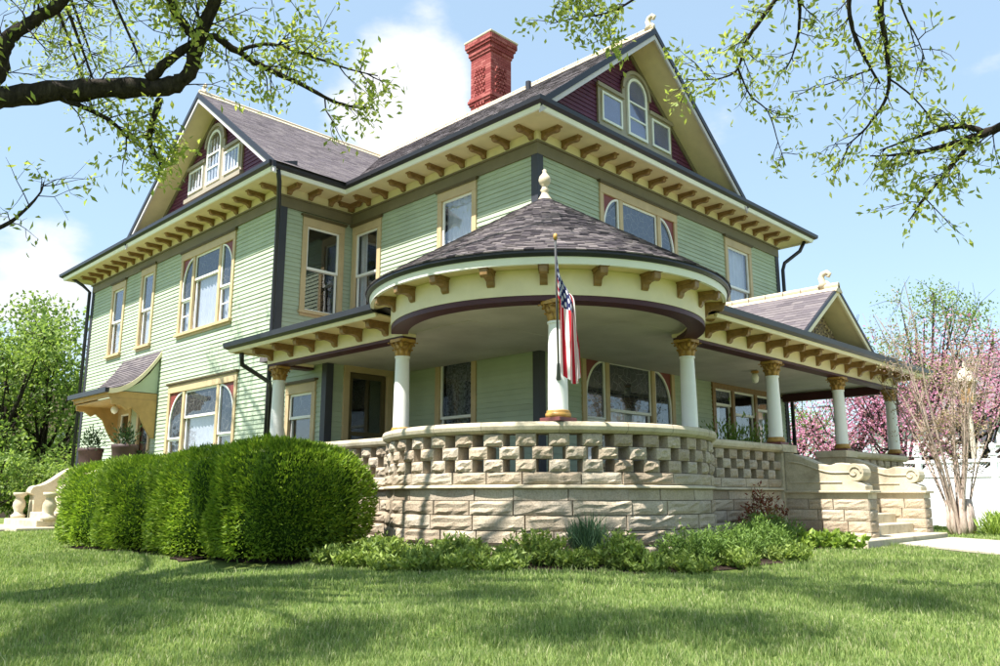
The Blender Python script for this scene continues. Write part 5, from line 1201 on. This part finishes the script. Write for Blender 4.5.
# bare multi-stemmed shrub in bud by the fence
T = Tree(); p0 = at(962, 529, 19.6); bx0, by0 = p0[0], p0[1]; z0 = gz(bx0, by0)
for i in range(21):
    a = random.uniform(0, 2*PI); lean = random.uniform(.05, .34); H = random.uniform(3.6, 5.4); q = [np.array([bx0+.16*math.cos(a)*random.random(), by0+.16*math.sin(a)*random.random(), z0-.05])]
    d = np.array([math.cos(a)*lean*.5, math.sin(a)*lean*.5, 1.0])
    for j in range(7): d = d+np.array([math.cos(a)*lean*.16, math.sin(a)*lean*.16, 0])+RNG.normal(size=3)*.06; d = d/np.linalg.norm(d); q.append(q[-1]+d*H/7)
    r = random.uniform(.018, .042); T.b.tube(q, [r*(1-.85*k_/7) for k_ in range(8)], 5, False)
    T.twigs(q[2:], 9, .7, 5, .05, .006, -.08, .1, 2, (0, 0, .6))
for i in range(14):
    a = random.uniform(0, 2*PI); e = np.array([bx0+.22*math.cos(a), by0+.22*math.sin(a), z0]); T.b.tube([(bx0+.1*math.cos(a), by0+.1*math.sin(a), z0-.1), e+np.array([0, 0, .2]), (bx0+.2*math.cos(a), by0+.2*math.sin(a), z0+.75)], [.07, .06, .035], 6)
T.build('budding_shrub', (bx0, by0, z0), 'tall bare shrub with many pale stems and pink buds in front of the white fence', 'shrub', 'bark_light', 'leaf_bud', .05, .035)

# ------------------------------------------------------------------ white fence with lattice top
fx = 13.0; fy0, fy1 = 3.4, -9.2; fz = gz(fx, -3)-.05
fe = thing('fence', (fx, -3, fz), 'white vinyl privacy fence with a lattice top and ball-capped posts', 'fence')
npn = 7; pw_ = (fy0-fy1)/npn
for i in range(npn+1):
    y = fy0-i*pw_; o = MB().box(fx-.07, fx+.07, y-.07, y+.07, fz-.2, fz+1.95).obj('post', 'vinyl', fe, bevel=.008)
    MB().box(fx-.09, fx+.09, y-.09, y+.09, fz+1.951, fz+1.99).lathe([(0, fz+1.99), (.05, fz+2.0), (.035, fz+2.04), (.075, fz+2.10), (.085, fz+2.16), (.06, fz+2.23), (0, fz+2.27)], (fx, y), 14).obj('post_cap', 'vinyl', o)
for i in range(npn):
    a, b = fy0-(i+1)*pw_+.071, fy0-i*pw_-.071
    pn = MB().box(fx-.04, fx+.04, a, b, fz+.08, fz+.20).box(fx-.04, fx+.04, a, b, fz+1.40, fz+1.48).box(fx-.04, fx+.04, a, b, fz+1.78, fz+1.86).obj('rail', 'vinyl', fe)
    nb_ = 10
    for j in range(nb_): y0 = a+(b-a)*j/nb_; MB().box(fx-.018, fx+.018, y0+.003, y0+(b-a)/nb_-.003, fz+.201, fz+1.399).obj('board', 'vinyl', pn)
    mb = MB(); n = 22
    for j in range(-6, n+1):
        for sg in (-1, 1):
            y0 = a+(b-a)*(j+.5)/n; y1 = y0+.30
            if sg < 0: y0, y1 = y1, y0
            za, zb_ = fz+1.481, fz+1.779
            lo, hi = min(y0, y1), max(y0, y1)
            if lo < a or hi > b: continue
            mb.add([(fx-.008*sg, y0-.018, za), (fx-.008*sg, y0+.018, za), (fx-.008*sg, y1+.018, zb_), (fx-.008*sg, y1-.018, zb_), (fx-.008*sg+.006, y0-.018, za), (fx-.008*sg+.006, y0+.018, za), (fx-.008*sg+.006, y1+.018, zb_), (fx-.008*sg+.006, y1-.018, zb_)], [(0, 3, 2, 1), (4, 5, 6, 7), (0, 1, 5, 4), (1, 2, 6, 5), (2, 3, 7, 6), (3, 0, 4, 7)])
    stuff(mb.obj('lattice', 'vinyl', pn))
# lantern post behind the fence
lp_ = at(968, 400, 26.0); lx, ly = lp_[0], lp_[1]; lz = gz(lx, ly)
lt = thing('lamp_post', (lx, ly, lz), 'pale lantern on a post rising above the white fence', 'lamp')
MB().lathe([(0, lz-.1), (.16, lz-.1), (.15, lz+.2), (.08, lz+.3), (.06, lz+3.3), (.10, lz+3.34), (0, lz+3.36)], (lx, ly), 14).obj('post', 'lampmetal', lt)
MB().lathe([(0, lz+3.36), (.15, lz+3.38), (.24, lz+4.0), (0, lz+4.0)], (lx, ly), 6).obj('lantern_glass', 'lampglass', lt)
mb = MB()
for i in range(6):
    a = 2*PI*i/6; mb.tube([(lx+.155*math.cos(a), ly+.155*math.sin(a), lz+3.37), (lx+.245*math.cos(a), ly+.245*math.sin(a), lz+4.01)], .016, 5)
mb.lathe([(.16, lz+3.36), (.18, lz+3.36), (.18, lz+3.40), (.16, lz+3.40)], (lx, ly), 6, closed_prof=True).obj('lantern_frame', 'lampmetal', lt)
MB().lathe([(.0, lz+4.0), (.32, lz+4.0), (.3, lz+4.05), (.16, lz+4.3), (.06, lz+4.42), (.05, lz+4.55), (0, lz+4.6)], (lx, ly), 6).obj('lantern_roof', 'lampmetal', lt)

# far houses glimpsed through the trees
def far_house(u, d, wx, wy, h, rh, label, wall, rot):
    c = at(u, 480, d); x, y = c[0], c[1]; z0 = gz(x, y)-.1; t = thing('neighbour_house', (x, y, z0), label, 'house', 'houses beyond the garden')
    ca, sa = math.cos(rot), math.sin(rot)
    R2 = lambda a, b, z: (x+a*ca-b*sa, y+a*sa+b*ca, z0+z)
    fb = lambda mb, a0, a1, b0, b1, c0, c1: mb.add([R2(a, b, z) for z in (c0, c1) for a, b in ((a0, b0), (a1, b0), (a1, b1), (a0, b1))], [(0, 3, 2, 1), (4, 5, 6, 7), (0, 1, 5, 4), (1, 2, 6, 5), (2, 3, 7, 6), (3, 0, 4, 7)])
    m = MB(); fb(m, -wx/2, wx/2, -wy/2, wy/2, 0, h); m.prism([(-wx/2, h), (wx/2, h), (0, h+rh-.05)], lambda a, b, dd: R2(a, dd, b), -wy/2, wy/2); m.obj('wall', wall, t)
    rf = MB()
    for sg in (-1, 1): rf.prism([(sg*(wx/2+.4), h-.25), (0, h+rh), (0, h+rh-.18), (sg*(wx/2+.4), h-.43)], lambda a, b, dd: R2(a, dd, b), -wy/2-.4, wy/2+.4)
    rf.obj('roof', 'farroof', t)
    for lev in range(2):
        for k_ in range(3):
            a = -wx/2+wx*(k_+.5)/3; zz = .9+lev*2.7
            if zz+1.4 > h: continue
            f = fb(MB(), a-.55, a+.55, -wy/2-.06, -wy/2+.02, zz-.1, zz+1.5).obj('window', 'white', t); fb(MB(), a-.45, a+.45, -wy/2-.075, -wy/2-.062, zz, zz+1.4).obj('pane', 'leaded', f)
            b = -wy/2+wy*(k_+.5)/3; f = fb(MB(), -wx/2-.06, -wx/2+.02, b-.55, b+.55, zz-.1, zz+1.5).obj('window', 'white', t); fb(MB(), -wx/2-.075, -wx/2-.062, b-.45, b+.45, zz, zz+1.4).obj('pane', 'leaded', f)
    dr_ = fb(MB(), -.5, .5, -wy/2-.08, -wy/2+.02, 0, 2.2).obj('door', 'doorwood', t)
    return t
far_house(15, 60, 11, 9, 5.0, 3.2, 'red brick neighbour house glimpsed through the leafy trees', 'farbrick', rad(15))
far_house(1025, 48, 10, 9, 5.2, 3.4, 'white neighbour house behind the redbuds and the fence', 'farwhite', rad(-30))

# ------------------------------------------------------------------ grass
def grass():
    n0 = 720000; ang = YAW+rad(1)+(RNG.random(n0)-.5)*rad(74); u = RNG.random(n0); r0, r1 = 3.6, 24.0
    r = r0*(r1/r0)**(u**.85)
    X = CAMP[0]+r*np.sin(ang); Y = CAMP[1]+r*np.cos(ang)
    dx = np.maximum(np.maximum(-3.6-X, X-10.2), 0); dy = np.maximum(np.maximum(-3.6-Y, Y-17.5), 0); d = np.hypot(dx, dy)
    Z = np.maximum(.06-.034*np.maximum(0, d-.6), -.42)+.03*np.sin(X*.9+1.3)*np.sin(Y*.7)+.018*np.sin(X*2.3+Y*1.7)
    keep = np.ones(n0, bool)
    rr = np.hypot(X-CX, Y-CY); th = np.arctan2(Y-CY, X-CX)
    keep &= ~((rr < 3.62+.10*np.sin(th*9)+.06*np.sin(th*23)))
    keep &= ~((X > .3) & (X < 3.4) & (Y > -3.95-.28*(X-.3)+.08*np.sin(X*5)) & (Y < 1))
    keep &= ~((X > 2.5) & (X < 6.46) & (Y > -4.54)); keep &= ~((X > 3.55) & (X < 6.35) & (Y < -4.5))
    keep &= ~((X > 6) & (X < 10) & (Y > -2.9)); keep &= ~((X > -2.9) & (Y > -1))
    keep &= ~((X > -5.9+.1*np.sin(Y*5)) & (Y > -.65) & (Y < 6.4)); keep &= ~((X < -3) & (Y > 11.9) & (Y < 14.1) & (X > -20)); keep &= ~((X > -5.5) & (Y > 11.4) & (Y < 14.6))
    patch = np.sin(X*1.3+.7*np.sin(Y*1.1))*np.sin(Y*1.7+.5*np.sin(X*.9)); keep &= RNG.random(n0) < .78+.30*patch
    X, Y, Z, r, patch = X[keep], Y[keep], Z[keep], r[keep], patch[keep]; n = len(X)
    tuft = np.sin(X*7.1+2*np.sin(Y*3.3))*np.sin(Y*6.3+1.7*np.sin(X*4.1)); h = RNG.uniform(.018, .052, n)*(1+.45*tuft)+.025*np.maximum(patch, 0)+(RNG.random(n) < .02)*.04; wd = (.0030+.00062*r)*RNG.uniform(.7, 1.3, n)
    a = RNG.random(n)*2*PI; lean = RNG.uniform(.05, .6, n)*h; la = RNG.random(n)*2*PI
    sx, sy = np.cos(a)*wd/2, np.sin(a)*wd/2; lx_, ly_ = np.cos(la)*lean, np.sin(la)*lean
    V = np.stack([np.stack([X-sx, Y-sy, Z-.01], 1), np.stack([X+sx, Y+sy, Z-.01], 1), np.stack([X+sx*.75+lx_*.35, Y+sy*.75+ly_*.35, Z+h*.6], 1), np.stack([X-sx*.75+lx_*.35, Y-sy*.75+ly_*.35, Z+h*.6], 1), np.stack([X+lx_, Y+ly_, Z+h], 1)], 1).reshape(-1, 3)
    idx = (np.arange(n)*5)[:, None]+np.array([0, 1, 2, 0, 2, 3, 3, 2, 4])[None]
    me = bpy.data.meshes.new('grass'); me.vertices.add(n*5); me.vertices.foreach_set('co', V.astype(np.float32).ravel()); me.loops.add(n*9); me.loops.foreach_set('vertex_index', idx.astype(np.int32).ravel())
    me.polygons.add(n*3); me.polygons.foreach_set('loop_start', np.arange(0, n*9, 3, dtype=np.int32)); me.polygons.foreach_set('loop_total', np.full(n*3, 3, np.int32)); me.update(calc_edges=True)
    o = link('grass', me, 'grass'); o['kind'] = 'stuff'; o['label'] = 'short mown lawn grass in front of the house'; o['category'] = 'grass'
grass()
